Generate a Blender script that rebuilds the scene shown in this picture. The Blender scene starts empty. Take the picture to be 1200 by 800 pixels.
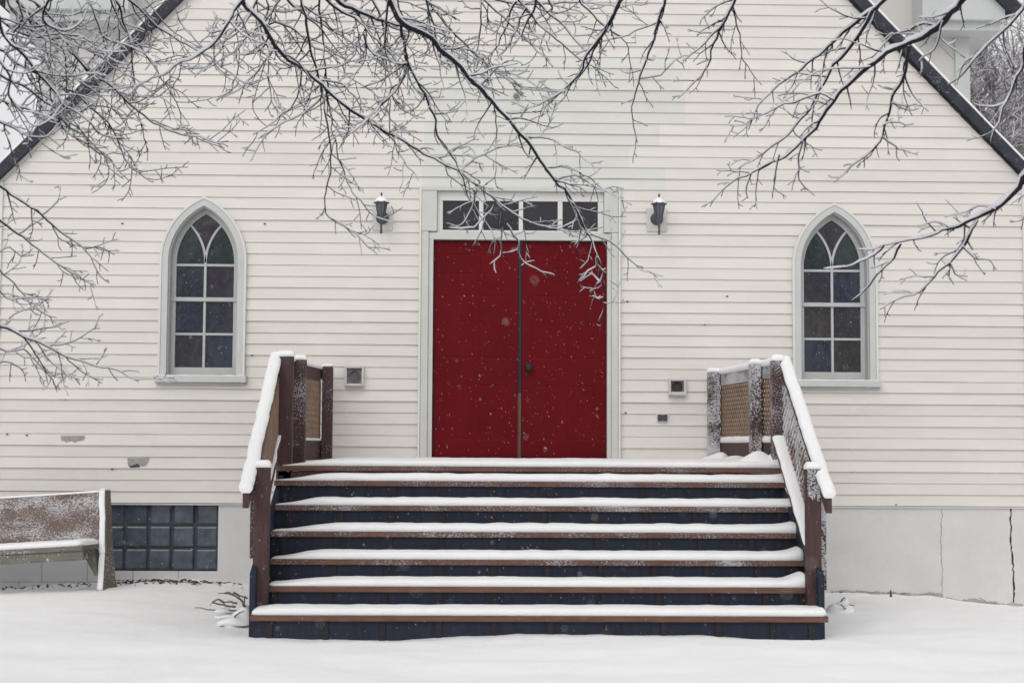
import bpy, bmesh, math, random
from mathutils import Vector, Matrix, noise as mnoise
R = math.radians
random.seed(11)
scene = bpy.context.scene
COL = scene.collection

# ------------------------------------------------------------------ camera
FPX = 1800.0
yaw, pitch, roll = R(1.43), R(3.88), R(0.30)
fw = Vector((math.sin(yaw)*math.cos(pitch), math.cos(yaw)*math.cos(pitch), math.sin(pitch)))
rt0 = Vector((math.cos(yaw), -math.sin(yaw), 0))
up0 = rt0.cross(fw)
rt = rt0*math.cos(roll) + up0*math.sin(roll)
up = rt.cross(fw)
EYE = Vector((0, 0, 1.25))
cam = bpy.data.cameras.new('camera')
cam.sensor_width = 36.0
cam.lens = FPX/1200*36
cam.clip_start = 0.05
cam.clip_end = 600
cam.dof.use_dof = True
cam.dof.focus_distance = 12.6
cam.dof.aperture_fstop = 4.0
camo = bpy.data.objects.new('camera', cam)
M = Matrix((rt, up, -fw)).transposed().to_4x4()
M.translation = EYE
camo.matrix_world = M
COL.objects.link(camo)
scene.camera = camo

def P(px, py, Y):
    d = fw*FPX + rt*(px-600) + up*(400-py)
    return EYE + d*(Y/d.y)
WALL = 14.1
def W(px, py, Y=WALL): return P(px, py, Y)
PXM = 1/127.6      # metres per photo pixel on the wall

# ------------------------------------------------------------------ helpers
class MB:
    def __init__(self): self.v=[]; self.f=[]; self.m=[]; self.mi=0; self.smooth=False; self.col=None
    def vert(self, p): self.v.append(tuple(p)); return len(self.v)-1
    def face(self, idx, mi=None): self.f.append(tuple(idx)); self.m.append(self.mi if mi is None else mi)
    def quad(self, a, b, c, d, mi=None):
        n=len(self.v); self.v += [tuple(a),tuple(b),tuple(c),tuple(d)]; self.face((n,n+1,n+2,n+3), mi)
    def hexa(self, p, mi=None):       # p: 8 points, bottom 4 (ccw from above) then top 4
        n=len(self.v); self.v += [tuple(q) for q in p]
        for q in ((3,2,1,0),(4,5,6,7),(0,1,5,4),(1,2,6,5),(2,3,7,6),(3,0,4,7)):
            self.face([n+i for i in q], mi)
    def box(self, x0,x1,y0,y1,z0,z1, mi=None):
        self.hexa([(x0,y0,z0),(x1,y0,z0),(x1,y1,z0),(x0,y1,z0),(x0,y0,z1),(x1,y0,z1),(x1,y1,z1),(x0,y1,z1)], mi)
    def beam(self, a, b, w, h, upv=(0,0,1), mi=None):   # rectangular bar; h measured along up
        a=Vector(a); b=Vector(b); t=(b-a).normalized(); u=Vector(upv); s=t.cross(u).normalized(); u=s.cross(t)
        s=s*(w/2); u=u*(h/2)
        self.hexa([a-s-u, a+s-u, b+s-u, b-s-u, a-s+u, a+s+u, b+s+u, b-s+u], mi)
    def prism(self, poly, y0, y1, mi=None):   # poly of (x,z) ccw seen from -y, extruded along y
        n=len(self.v); k=len(poly)
        self.v += [(x,y0,z) for x,z in poly] + [(x,y1,z) for x,z in poly]
        self.face([n+i for i in range(k)], mi); self.face([n+k+i for i in reversed(range(k))], mi)
        for i in range(k):
            j=(i+1)%k; self.face((n+j,n+i,n+k+i,n+k+j), mi)
    def ring(self, out, inn, y0, y1, mi=None):   # open band between two matching contours of (x,z)
        n=len(self.v); k=len(out)
        for (L,y) in ((out,y0),(inn,y0),(inn,y1),(out,y1)): self.v += [(x,y,z) for x,z in L]
        for i in range(k-1):
            for a,b in ((0,1),(1,2),(2,3),(3,0)):
                self.face((n+a*k+i, n+a*k+i+1, n+b*k+i+1, n+b*k+i), mi)
        for i,o in ((0,1),(k-1,-1)):
            q=(n+i, n+k+i, n+2*k+i, n+3*k+i); self.face(q if o>0 else q[::-1], mi)
    def tube(self, pts, radii, sides=6, mi=None, cap=True):
        if len(pts)<2: return
        n=len(self.v); m=len(pts); prev=None
        for i,p in enumerate(pts):
            t=(pts[min(i+1,m-1)]-pts[max(i-1,0)])
            if t.length<1e-9: t=Vector((0,0,1))
            t.normalize()
            if prev is None:
                a=t.orthogonal().normalized()
            else:
                a=prev-t*prev.dot(t)
                a = a.normalized() if a.length>1e-6 else t.orthogonal().normalized()
            prev=a; b=t.cross(a); r=radii[i]
            for k in range(sides):
                an=2*math.pi*k/sides
                self.v.append(tuple(p+(a*math.cos(an)+b*math.sin(an))*r))
        for i in range(m-1):
            for k in range(sides):
                k2=(k+1)%sides
                self.face((n+i*sides+k, n+i*sides+k2, n+(i+1)*sides+k2, n+(i+1)*sides+k), mi)
        if cap:
            self.face([n+k for k in reversed(range(sides))], mi); self.face([n+(m-1)*sides+k for k in range(sides)], mi)
    def lathe(self, prof, c, axis='z', sides=20, mi=None):   # prof (r, h)
        n=len(self.v); c=Vector(c)
        for r,h in prof:
            for k in range(sides):
                a=2*math.pi*k/sides
                if axis=='z': self.v.append(tuple(c+Vector((r*math.cos(a), r*math.sin(a), h))))
                else: self.v.append(tuple(c+Vector((r*math.cos(a), -h, r*math.sin(a)))))
        for i in range(len(prof)-1):
            for k in range(sides):
                k2=(k+1)%sides
                self.face((n+i*sides+k, n+i*sides+k2, n+(i+1)*sides+k2, n+(i+1)*sides+k), mi)
        self.face([n+k for k in reversed(range(sides))], mi)
        self.face([n+(len(prof)-1)*sides+k for k in range(sides)], mi)
    def build(self, name, mats, parent=None, bevel=0, smooth=False, label=None):
        me=bpy.data.meshes.new(name); me.from_pydata(self.v, [], self.f)
        if not isinstance(mats,(list,tuple)): mats=[mats]
        for m in mats: me.materials.append(m)
        if len(mats)>1: me.polygons.foreach_set('material_index', self.m)
        if smooth: me.polygons.foreach_set('use_smooth', [True]*len(me.polygons))
        me.update()
        o=bpy.data.objects.new(name, me); COL.objects.link(o)
        if parent is not None:
            o.parent=parent
            if parent.type=='EMPTY': o.matrix_parent_inverse = Matrix.Translation(-Vector(parent.location)) if not parent.get('_local') else Matrix()
        if bevel:
            b=o.modifiers.new('bevel','BEVEL'); b.width=bevel; b.segments=2; b.limit_method='ANGLE'; b.angle_limit=R(40)
        if label: o['label']=label
        return o

def thing(name, label, cat, loc=(0,0,0), group=None):
    o=bpy.data.objects.new(name, None); COL.objects.link(o); o.location=loc; o.empty_display_size=.1
    o['label']=label; o['category']=cat
    if group: o['group']=group
    return o
def tag(o, label=None, cat=None, group=None, kind=None):
    if label: o['label']=label
    if cat: o['category']=cat
    if group: o['group']=group
    if kind: o['kind']=kind
    return o

def nz(x, y=0, z=0, s=1.0): return mnoise.noise(Vector((x*s, y*s, z*s)))

# ------------------------------------------------------------------ materials
def node_mat(name):
    m=bpy.data.materials.new(name); m.use_nodes=True
    nt=m.node_tree; b=nt.nodes['Principled BSDF']; return m, nt, b
def mat(name, col, rough=.6, var=.15, scale=6, stretch=(1,1,1), bump=0, bscale=40, spec=.3, frost=None, metal=0, frost_col=(.8,.81,.83), attr=False, tone2=None):
    m,nt,b=node_mat(name); N=nt.nodes; L=nt.links
    tc=N.new('ShaderNodeTexCoord'); mp=N.new('ShaderNodeMapping'); mp.inputs['Scale'].default_value=stretch
    L.new(tc.outputs['Object'], mp.inputs['Vector'])
    nn=N.new('ShaderNodeTexNoise'); nn.inputs['Scale'].default_value=scale; nn.inputs['Detail'].default_value=6; nn.inputs['Roughness'].default_value=.65
    L.new(mp.outputs[0], nn.inputs['Vector'])
    cr=N.new('ShaderNodeValToRGB'); e=cr.color_ramp.elements
    c2 = tone2 or tuple(min(1,c*(1+var)) for c in col)
    e[0].position=.3; e[0].color=(*[c*(1-var) for c in col],1); e[1].position=.7; e[1].color=(*c2,1)
    L.new(nn.outputs['Fac'], cr.inputs[0]); out=cr.outputs[0]
    if attr:
        at=N.new('ShaderNodeAttribute'); at.attribute_name='tone'
        mx=N.new('ShaderNodeMix'); mx.data_type='RGBA'; mx.blend_type='MULTIPLY'; mx.inputs[0].default_value=1
        L.new(out, mx.inputs[6]); L.new(at.outputs['Color'], mx.inputs[7]); out=mx.outputs[2]
    hsrc=None
    if frost:
        amt, fs = frost[0], frost[1]; fst = frost[2] if len(frost)>2 else (1,1,1)
        mp2=N.new('ShaderNodeMapping'); mp2.inputs['Scale'].default_value=fst; L.new(tc.outputs['Object'], mp2.inputs['Vector'])
        f=N.new('ShaderNodeTexNoise'); f.inputs['Scale'].default_value=fs; f.inputs['Detail'].default_value=4; f.inputs['Roughness'].default_value=.7
        L.new(mp2.outputs[0], f.inputs['Vector'])
        g=N.new('ShaderNodeTexNoise'); g.inputs['Scale'].default_value=3.1; g.inputs['Detail'].default_value=2
        L.new(mp2.outputs[0], g.inputs['Vector'])
        ad=N.new('ShaderNodeMath'); ad.operation='MULTIPLY_ADD'; ad.inputs[1].default_value=.55; L.new(g.outputs['Fac'], ad.inputs[0]); L.new(f.outputs['Fac'], ad.inputs[2])
        r2=N.new('ShaderNodeValToRGB'); t=.775+(.5-amt)*.42
        r2.color_ramp.elements[0].position=max(0.0,t-.05); r2.color_ramp.elements[1].position=min(1.0,t+.05)
        L.new(ad.outputs[0], r2.inputs[0])
        mx=N.new('ShaderNodeMix'); mx.data_type='RGBA'; L.new(r2.outputs[0], mx.inputs[0]); L.new(out, mx.inputs[6]); mx.inputs[7].default_value=(*frost_col,1); out=mx.outputs[2]
        hsrc=r2.outputs[0]
    L.new(out, b.inputs['Base Color'])
    b.inputs['Roughness'].default_value=rough; b.inputs['Specular IOR Level'].default_value=spec; b.inputs['Metallic'].default_value=metal
    if bump or hsrc:
        bp=N.new('ShaderNodeBump'); bp.inputs['Strength'].default_value=bump if bump else .6; bp.inputs['Distance'].default_value=.01
        if hsrc: L.new(hsrc, bp.inputs['Height'])
        else:
            bn=N.new('ShaderNodeTexNoise'); bn.inputs['Scale'].default_value=bscale; bn.inputs['Detail'].default_value=5; L.new(mp.outputs[0], bn.inputs['Vector']); L.new(bn.outputs['Fac'], bp.inputs['Height'])
        L.new(bp.outputs[0], b.inputs['Normal'])
    return m

def lift_mat(name, col, snow_lo, snow_hi, fs, rough=.8, snow=(.74,.75,.79)):
    """bark that carries clinging snow where the surface faces upward"""
    m,nt,b=node_mat(name); N=nt.nodes; L=nt.links
    ge=N.new('ShaderNodeNewGeometry'); sp=N.new('ShaderNodeSeparateXYZ'); L.new(ge.outputs['Normal'], sp.inputs[0])
    tc=N.new('ShaderNodeTexCoord'); n=N.new('ShaderNodeTexNoise'); n.inputs['Scale'].default_value=fs; n.inputs['Detail'].default_value=3; L.new(tc.outputs['Object'], n.inputs['Vector'])
    ma=N.new('ShaderNodeMath'); ma.operation='MULTIPLY_ADD'; ma.inputs[1].default_value=.7; L.new(n.outputs['Fac'], ma.inputs[0]); L.new(sp.outputs['Z'], ma.inputs[2])
    mr=N.new('ShaderNodeMapRange'); mr.inputs[1].default_value=snow_lo; mr.inputs[2].default_value=snow_hi; L.new(ma.outputs[0], mr.inputs[0])
    mx=N.new('ShaderNodeMix'); mx.data_type='RGBA'; L.new(mr.outputs[0], mx.inputs[0]); mx.inputs[6].default_value=(*col,1); mx.inputs[7].default_value=(*snow,1)
    L.new(mx.outputs[2], b.inputs['Base Color']); b.inputs['Roughness'].default_value=rough; b.inputs['Specular IOR Level'].default_value=.15
    return m

m_snow   = mat('fresh_snow', (.86,.86,.865), .85, .03, 5, bump=.5, bscale=75, spec=.2)
m_ground = mat('ground_snow', (.87,.868,.868), .85, .03, 1.2, bump=.35, bscale=34, spec=.2)
m_clad   = mat('vinyl_siding', (.672,.636,.600), .45, .045, 1.5, stretch=(1,1,5), spec=.35, attr=True, bump=.04, bscale=30)
m_trim   = mat('grey_trim_paint', (.545,.553,.527), .5, .05, 4, bump=.05, bscale=60)
m_wtrim  = mat('window_trim_paint', (.525,.535,.525), .5, .05, 4, bump=.05, bscale=60)
m_trimw  = mat('white_trim_paint', (.66,.655,.635), .5, .04, 4)
m_sash   = mat('grey_sash_paint', (.44,.455,.45), .5, .06, 5)
m_red    = mat('red_door_paint', (.112,.0045,.008), .55, .14, 3, spec=.08, bump=.04, bscale=50)
m_black  = mat('black_metal', (.022,.022,.03), .45, .2, 20)
m_lamp   = mat('grey_black_lamp', (.075,.075,.09), .5, .25, 30)
m_seal_shade   = mat('door_seal_and_shade', (.018,.018,.026), .6, .2, 20)  # also colours the painted shadow strip under the right rake
m_tan    = mat('tan_seal', (.10,.075,.06), .6, .2, 20)
m_lglass = mat('lantern_glass', (.10,.11,.14), .15, .2, 12, spec=.6)
m_wood   = mat('brown_stained_wood', (.068,.036,.036), .65, .3, 7, stretch=(9,9,1), bump=.25, bscale=22)
m_woodf  = mat('brown_wood_lightly_frosted', (.068,.036,.036), .65, .3, 7, stretch=(9,9,1), frost=(.24,85,(1,1,.8)), frost_col=(.42,.40,.45))
m_woodF  = mat('brown_wood_heavily_frosted', (.062,.032,.03), .65, .3, 7, stretch=(9,9,1), frost=(.60,75,(1,1,1.5)), frost_col=(.52,.53,.57))
m_woodM  = mat('brown_wood_half_frosted', (.064,.034,.032), .65, .3, 7, stretch=(9,9,1), frost=(.47,75,(1,1,1.3)), frost_col=(.54,.54,.58))
m_tread  = mat('brown_tread_board', (.135,.07,.05), .65, .3, 5, stretch=(1,8,8), bump=.2, bscale=20)
m_treadf = mat('brown_tread_board_dusted', (.125,.066,.05), .65, .3, 5, stretch=(1,8,8), frost=(.30,120,(.8,1,1)), frost_col=(.42,.40,.41))
m_warm   = mat('bare_orange_wood', (.17,.075,.035), .65, .3, 6, stretch=(9,9,1))
m_navy   = mat('dark_blue_skirt_and_shade', (.0145,.020,.038), .6, .35, 5, stretch=(6,1,1))  # skirt colour, also used as painted shade under the steps
m_string = mat('stringer_wood', (.024,.020,.027), .7, .3, 6)
m_lat    = mat('tan_lattice', (.25,.17,.12), .65, .25, 9)
m_latF   = mat('tan_lattice_frosted', (.19,.12,.085), .65, .25, 9, frost=(.56,38), frost_col=(.68,.68,.70))
m_roof   = mat('charcoal_roof_edge', (.028,.03,.042), .6, .35, 9, bump=.2, bscale=40, frost=(.10,60), frost_col=(.2,.2,.23))
m_sill   = mat('shadow_trim', (.55,.53,.50), .5, .05, 4)
m_rear   = mat('rear_wall_paint', (.56,.535,.515), .55, .06, 2)
m_rearg  = mat('cornice_paint', (.50,.515,.51), .55, .05, 4)
m_glass  = {}
for k,c in {'plum':(.019,.015,.028),'green':(.009,.021,.024),'blue':(.010,.016,.037),'brown':(.025,.022,.025),'slate':(.022,.021,.030),'dusk':(.014,.016,.031)}.items():
    m_glass[k]=mat('stained_glass_'+k, c, .12, .35, 9, spec=.7, bump=.35, bscale=9)
m_trglass = mat('transom_glass', (.016,.013,.020), .08, .3, 6, spec=.5, bump=.06, bscale=8)
m_block  = mat('glass_block', (.056,.074,.098), .22, .42, 9, spec=.6, bump=.35, bscale=18)
m_mortar = mat('block_mortar', (.050,.058,.070), .7, .3, 12)
m_parge  = mat('painted_parging', (.61,.608,.60), .7, .06, 2.6, bump=.3, bscale=18)
m_dirt   = mat('mud_stain', (.36,.33,.31), .85, .4, 9, bump=.4, bscale=30)
m_crack  = mat('crack_shadow', (.045,.04,.042), .9, .3, 20)
m_crackl = mat('faint_crack', (.30,.29,.29), .9, .2, 20)
m_scrape = mat('bare_patch', (.33,.31,.295), .7, .25, 40)
m_hole   = mat('torn_hole', (.05,.06,.075), .8, .3, 40)
m_steel  = mat('vent_grey', (.26,.235,.235), .5, .15, 20)
m_duct   = mat('duct_dark', (.045,.042,.040), .5, .4, 30)
m_plastic= mat('vent_plastic', (.56,.53,.525), .45, .05, 8)
m_outlet = mat('outlet_cover', (.045,.048,.075), .35, .4, 50, spec=.5)
m_bark   = lift_mat('dark_wet_bark', (.016,.014,.022), .86, 1.02, 14, .7)
m_twigb  = lift_mat('twig_bark', (.034,.028,.035), .55, .95, 30, .75, snow=(.45,.44,.47))
m_tsnow  = mat('branch_snow', (.60,.605,.635), .85, .10, 12, bump=.3, bscale=70)
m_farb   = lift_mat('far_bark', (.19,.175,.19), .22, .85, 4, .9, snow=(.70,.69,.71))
m_benchw = mat('weathered_bench_board', (.155,.105,.085), .7, .3, 5, stretch=(1,8,8), frost=(.50,75,(.8,1,1.5)), frost_col=(.50,.49,.50))
m_benchg = mat('weathered_bench_rail', (.16,.15,.125), .75, .25, 6, stretch=(1,8,8), frost=(.22,40), frost_col=(.6,.6,.6))
m_bside  = mat('weathered_bench_end', (.19,.155,.125), .75, .25, 6, stretch=(8,8,1), frost=(.30,40), frost_col=(.6,.6,.6))
m_leaf   = mat('dead_leaf', (.10,.07,.055), .8, .4, 30)
m_weed   = mat('dry_stalk', (.17,.135,.11), .8, .3, 30)
m_rock   = mat('dark_stone', (.09,.085,.085), .8, .4, 12, bump=.5, bscale=30, frost=(.3,20))
m_rust   = mat('rust_red_clay', (.25,.08,.055), .8, .3, 20)

# block-work under the bench: painted block with joints
m_cmu,nt,b = node_mat('painted_block')
tc=nt.nodes.new('ShaderNodeTexCoord'); sx=nt.nodes.new('ShaderNodeSeparateXYZ'); cb=nt.nodes.new('ShaderNodeCombineXYZ')
nt.links.new(tc.outputs['Object'], sx.inputs[0]); nt.links.new(sx.outputs['X'], cb.inputs[0]); nt.links.new(sx.outputs['Z'], cb.inputs[1])
br=nt.nodes.new('ShaderNodeTexBrick'); nt.links.new(cb.outputs[0], br.inputs['Vector'])
br.inputs['Scale'].default_value=1; br.inputs['Brick Width'].default_value=.41; br.inputs['Row Height'].default_value=.205; br.inputs['Mortar Size'].default_value=.005; br.inputs['Mortar Smooth'].default_value=.6
br.inputs['Color1'].default_value=(.64,.64,.645,1); br.inputs['Color2'].default_value=(.60,.605,.615,1); br.inputs['Mortar'].default_value=(.36,.355,.36,1)
nt.links.new(br.outputs['Color'], b.inputs['Base Color']); b.inputs['Roughness'].default_value=.7
bp=nt.nodes.new('ShaderNodeBump'); bp.inputs['Strength'].default_value=.5; bp.inputs['Distance'].default_value=.01; bp.invert=True
nt.links.new(br.outputs['Fac'], bp.inputs['Height']); nt.links.new(bp.outputs[0], b.inputs['Normal'])

# ------------------------------------------------------------------ snow lying on long things
def snow_on(a, b, width, thick, name='snow', parent=None, upv=(0,0,1), seg=.05, over=.006, power=3.2, endr=.07, tfun=None, seed=0, amp=.10, prof=11, material=None, label=None):
    """rounded drift lying on the strip a-b (centre line of the surface it rests on)"""
    a=Vector(a); b=Vector(b); L=(b-a).length; t=(b-a).normalized(); u=Vector(upv); s=t.cross(u).normalized(); u=s.cross(t).normalized()
    mb=MB(); n=max(6,int(L/seg)); ts=[]
    ends=[0,.12,.3,.55,.8,1]
    for e in ends[:-1]: ts.append(e*endr)
    for i in range(n+1): ts.append(endr+(L-2*endr)*i/n)
    for e in reversed(ends[:-1]): ts.append(L-e*endr)
    for d in ts:
        e=min(1.0,min(d,L-d)/endr); ef=max(.04,(1-(1-e)**2.4)**(1/2.4))
        T=thick*(tfun(d/L) if tfun else 1)*ef
        T*=1+amp*nz(d*2.3,seed,0)+amp*.6*nz(d*9,seed,3)
        wob=.009*nz(d*6,seed,9)+.004*nz(d*27,seed,2)
        c=a+t*d
        for k in range(prof+1):
            an=math.pi*k/prof; cc=-math.cos(an); ss=math.sin(an)
            w=(width/2+over*(1 if 0<k<prof else 0))*math.copysign(abs(cc)**(2/power),cc)*(.55+.45*ef)
            h=abs(ss)**(2/power)*T
            h*=1+.07*nz(d*7,k*.7,seed+5)+.05*nz(d*24,k*1.3,seed+8)
            mb.v.append(tuple(c+s*(w+wob*(1 if k in range(1,prof) else 0))+u*h))
    m=prof+1
    for i in range(len(ts)-1):
        for k in range(prof): mb.face((i*m+k,(i+1)*m+k,(i+1)*m+k+1,i*m+k+1))
        mb.face((i*m+prof,(i+1)*m+prof,(i+1)*m,i*m))
    mb.face([k for k in range(m)]); mb.face([(len(ts)-1)*m+k for k in reversed(range(m))])
    return mb.build(name, material or m_snow, parent, smooth=True, label=label)
def snow_cap(x0,x1,y0,y1,z,T,parent,seed=0,over=.008):
    cy=(y0+y1)/2
    return snow_on((x0-over,cy,z),(x1+over,cy,z), (y1-y0), T, parent=parent, seg=.012, over=over, endr=min(.03,(x1-x0)*.4), seed=seed, power=3)

# ------------------------------------------------------------------ world & light
w=bpy.data.worlds.new('World'); scene.world=w; w.use_nodes=True
nt=w.node_tree; bg=nt.nodes['Background']
sky=nt.nodes.new('ShaderNodeTexSky'); sky.sky_type='NISHITA'; sky.sun_disc=False
CLOUD=5.7
SUN_EL, SUN_AZ = 38, 200          # high, behind the photographer's left shoulder
sky.sun_elevation=R(SUN_EL); sky.sun_rotation=R(SUN_AZ); sky.air_density=1.0; sky.dust_density=6.0; sky.ozone_density=1.0
hs=nt.nodes.new('ShaderNodeHueSaturation'); hs.inputs['Saturation'].default_value=.10; hs.inputs['Value'].default_value=1.0
nt.links.new(sky.outputs[0], hs.inputs['Color'])
tcw=nt.nodes.new('ShaderNodeTexCoord'); cn=nt.nodes.new('ShaderNodeTexNoise'); cn.inputs['Scale'].default_value=1.6; cn.inputs['Detail'].default_value=4
nt.links.new(tcw.outputs['Generated'], cn.inputs['Vector'])
cc=nt.nodes.new('ShaderNodeValToRGB'); cc.color_ramp.elements[0].color=(CLOUD*.92,CLOUD*.925,CLOUD*.95,1); cc.color_ramp.elements[1].color=(CLOUD*1.06,CLOUD*1.06,CLOUD*1.06,1)
nt.links.new(cn.outputs['Fac'], cc.inputs[0])
mxw=nt.nodes.new('ShaderNodeMix'); mxw.data_type='RGBA'; mxw.inputs[0].default_value=.85      # closed cloud deck over the clear sky
nt.links.new(hs.outputs[0], mxw.inputs[6]); nt.links.new(cc.outputs[0], mxw.inputs[7]); nt.links.new(mxw.outputs[2], bg.inputs['Color'])
bg.inputs['Strength'].default_value=.15
sl=bpy.data.lights.new('sun','SUN'); sl.energy=.85; sl.angle=R(50); sl.color=(1,.97,.93)
so=bpy.data.objects.new('sun', sl); COL.objects.link(so)
az=R(SUN_AZ); el=R(SUN_EL)
sd=Vector((math.sin(az)*math.cos(el), math.cos(az)*math.cos(el), math.sin(el)))
so.rotation_euler=sd.to_track_quat('Z','Y').to_euler(); so.location=(0,-5,12)
scene.view_settings.view_transform='Standard'; scene.view_settings.look='None'; scene.view_settings.exposure=-0.02; scene.view_settings.gamma=1

# ------------------------------------------------------------------ ground
def lerp_tab(tab, x):
    if x<=tab[0][0]: return tab[0][1]
    for (a,va),(b_,vb) in zip(tab, tab[1:]):
        if x<=b_: t=(x-a)/(b_-a); return va+(vb-va)*t
    return tab[-1][1]
wall_base=[(P(px,1,14).x, P(px,py,14.0).z) for px,py in ((-150,696),(0,690),(60,688),(120,684),(200,680),(285,683),(330,690),(930,700),(975,694),(1040,698),(1090,700),(1130,707),(1200,713),(1400,716))]
sx0=P(293,721,10.2).x; sx1=P(971,721,10.2).x
def gz(x,y):
    zw=lerp_tab(wall_base,x)
    z0=0.012+.045*nz(x*.5,y*.5)+.028*nz(x*1.4,y*2.2,2)+.008*nz(x*5,y*6,4)+.005*nz(x*10,y*11,6)
    t=min(1,max(0,(y-11.4)/2.6)); t=t*t*(3-2*t)
    z=z0*(1-t)+(zw+.014*nz(x*5,y*5,7)+.012*nz(x*11,y*11,3))*t
    dx=max(sx0-x, x-sx1, 0)
    if y>9.85 and dx<.5:
        k=1-dx/.5; z-=.03*k*min(1,(y-9.85)/.3)
    if 8.6<y<10.2 and sx0-.4<x<sx1+.4: z+=.012*math.sin((y-8.6)/1.6*math.pi)
    if y>15: z*=max(0,1-(y-15)/10)
    return z
def axis_vals(lo,hi,f0,f1,fine,grow=1.35):
    v=[]; x=f0
    while x<=f1: v.append(x); x+=fine
    s=fine; x=f0
    left=[]
    while x>lo: s*=grow; x-=s; left.append(x)
    s=fine; x=v[-1]; right=[]
    while x<hi: s*=grow; x+=s; right.append(x)
    return left[::-1]+v+right
xs=axis_vals(-160,160,-6,6,.06); ys=axis_vals(-80,160,6.5,14.6,.06)
mb=MB()
for y in ys:
    for x in xs: mb.v.append((x,y,gz(x,y)))
nx=len(xs)
for j in range(len(ys)-1):
    for i in range(nx-1): mb.face((j*nx+i,j*nx+i+1,(j+1)*nx+i+1,(j+1)*nx+i))
g=mb.build('snow_ground', m_ground, smooth=True); tag(g, kind='structure')

# ------------------------------------------------------------------ CHURCH
church=thing('church','white clapboard country church with red double doors and two pointed arch windows','church',(0,WALL,0))
apex=W(615,-389); ax,azp=apex.x,apex.z
SLOPE=1.035
CPH=math.cos(math.atan(SLOPE)); SPH=math.sin(math.atan(SLOPE))
def roof_x(z): return (azp-z)/SLOPE         # half width at height z
# layout points
xL=W(-1,400).x; xR=W(1200,400).x
zS=W(600,590.5).z
E=13.24*PXM
# windows
def arch(cx, zb, wd, zs, Rr, off, n=16):
    H=math.sqrt(max(1e-6, Rr*Rr-off*off)); pts=[(cx-wd,zb)]
    th1=math.asin(H/Rr)
    for i in range(n+1):
        a=th1*i/n; pts.append((cx+off-Rr*math.cos(a), zs+Rr*math.sin(a)))
    for i in reversed(range(n)):
        a=th1*i/n; pts.append((cx-off+Rr*math.cos(a), zs+Rr*math.sin(a)))
    pts.append((cx+wd,zb)); return pts
w_out=50*PXM; H_out=75*PXM; R_out=(w_out**2+H_out**2)/(2*w_out); OFF=R_out-w_out
wins=[]
for cpx, sill_py, glz in ((236.2,450.3,0),(978.5,455.6,1)):
    c=W(cpx,sill_py); wins.append((c.x, c.z, c.z+144.5*PXM, glz))
def arch_half(cx,zsill,zs,z,inset=5*PXM):
    if z<zsill+.03: return 0
    if z<=zs: return w_out-inset
    rr=R_out-inset; h=z-zs
    if h>=rr: return 0
    return max(0, math.sqrt(rr*rr-h*h)-OFF)
d_l=W(490.5,400).x; d_r=W(726.5,400).x; d_t=W(608,221).z; d_b=W(608,547).z
# siding ------------------------------------------------------
pr=random.Random(5)
verts=[];faces=[];tones=[];mis=[]
def sid_quad(a0,a1,b0,b1,z0,z1,tone,lip=True,y0=.016,y1=.003):
    n=len(verts)
    verts.extend([(a0,WALL-y0,z0),(a1,WALL-y0,z0),(b1,WALL-y1,z1),(b0,WALL-y1,z1)]); faces.append((n,n+1,n+2,n+3)); tones.append(tone)
    if lip:
        n=len(verts); verts.extend([(a0,WALL-y0,z0),(a1,WALL-y0,z0),(a1,WALL+.01,z0),(a0,WALL+.01,z0)]); faces.append((n+3,n+2,n+1,n)); tones.append(tone)
patch_rows={}
def row_of(py): return int(round((W(600,py).z-zS)/E-.5))
for py,l,r_ in ((83,478,800),(96,478,800),(109,478,803),(122,510,803),(135,505,803),(148,497,773),(161,497,773),(175,497,737),(188,497,737),(201,495,780),(214,495,780),(70,520,790)):
    patch_rows[row_of(py)]=(W(l,py).x, W(r_,py).x)
k=0
z=zS
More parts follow.
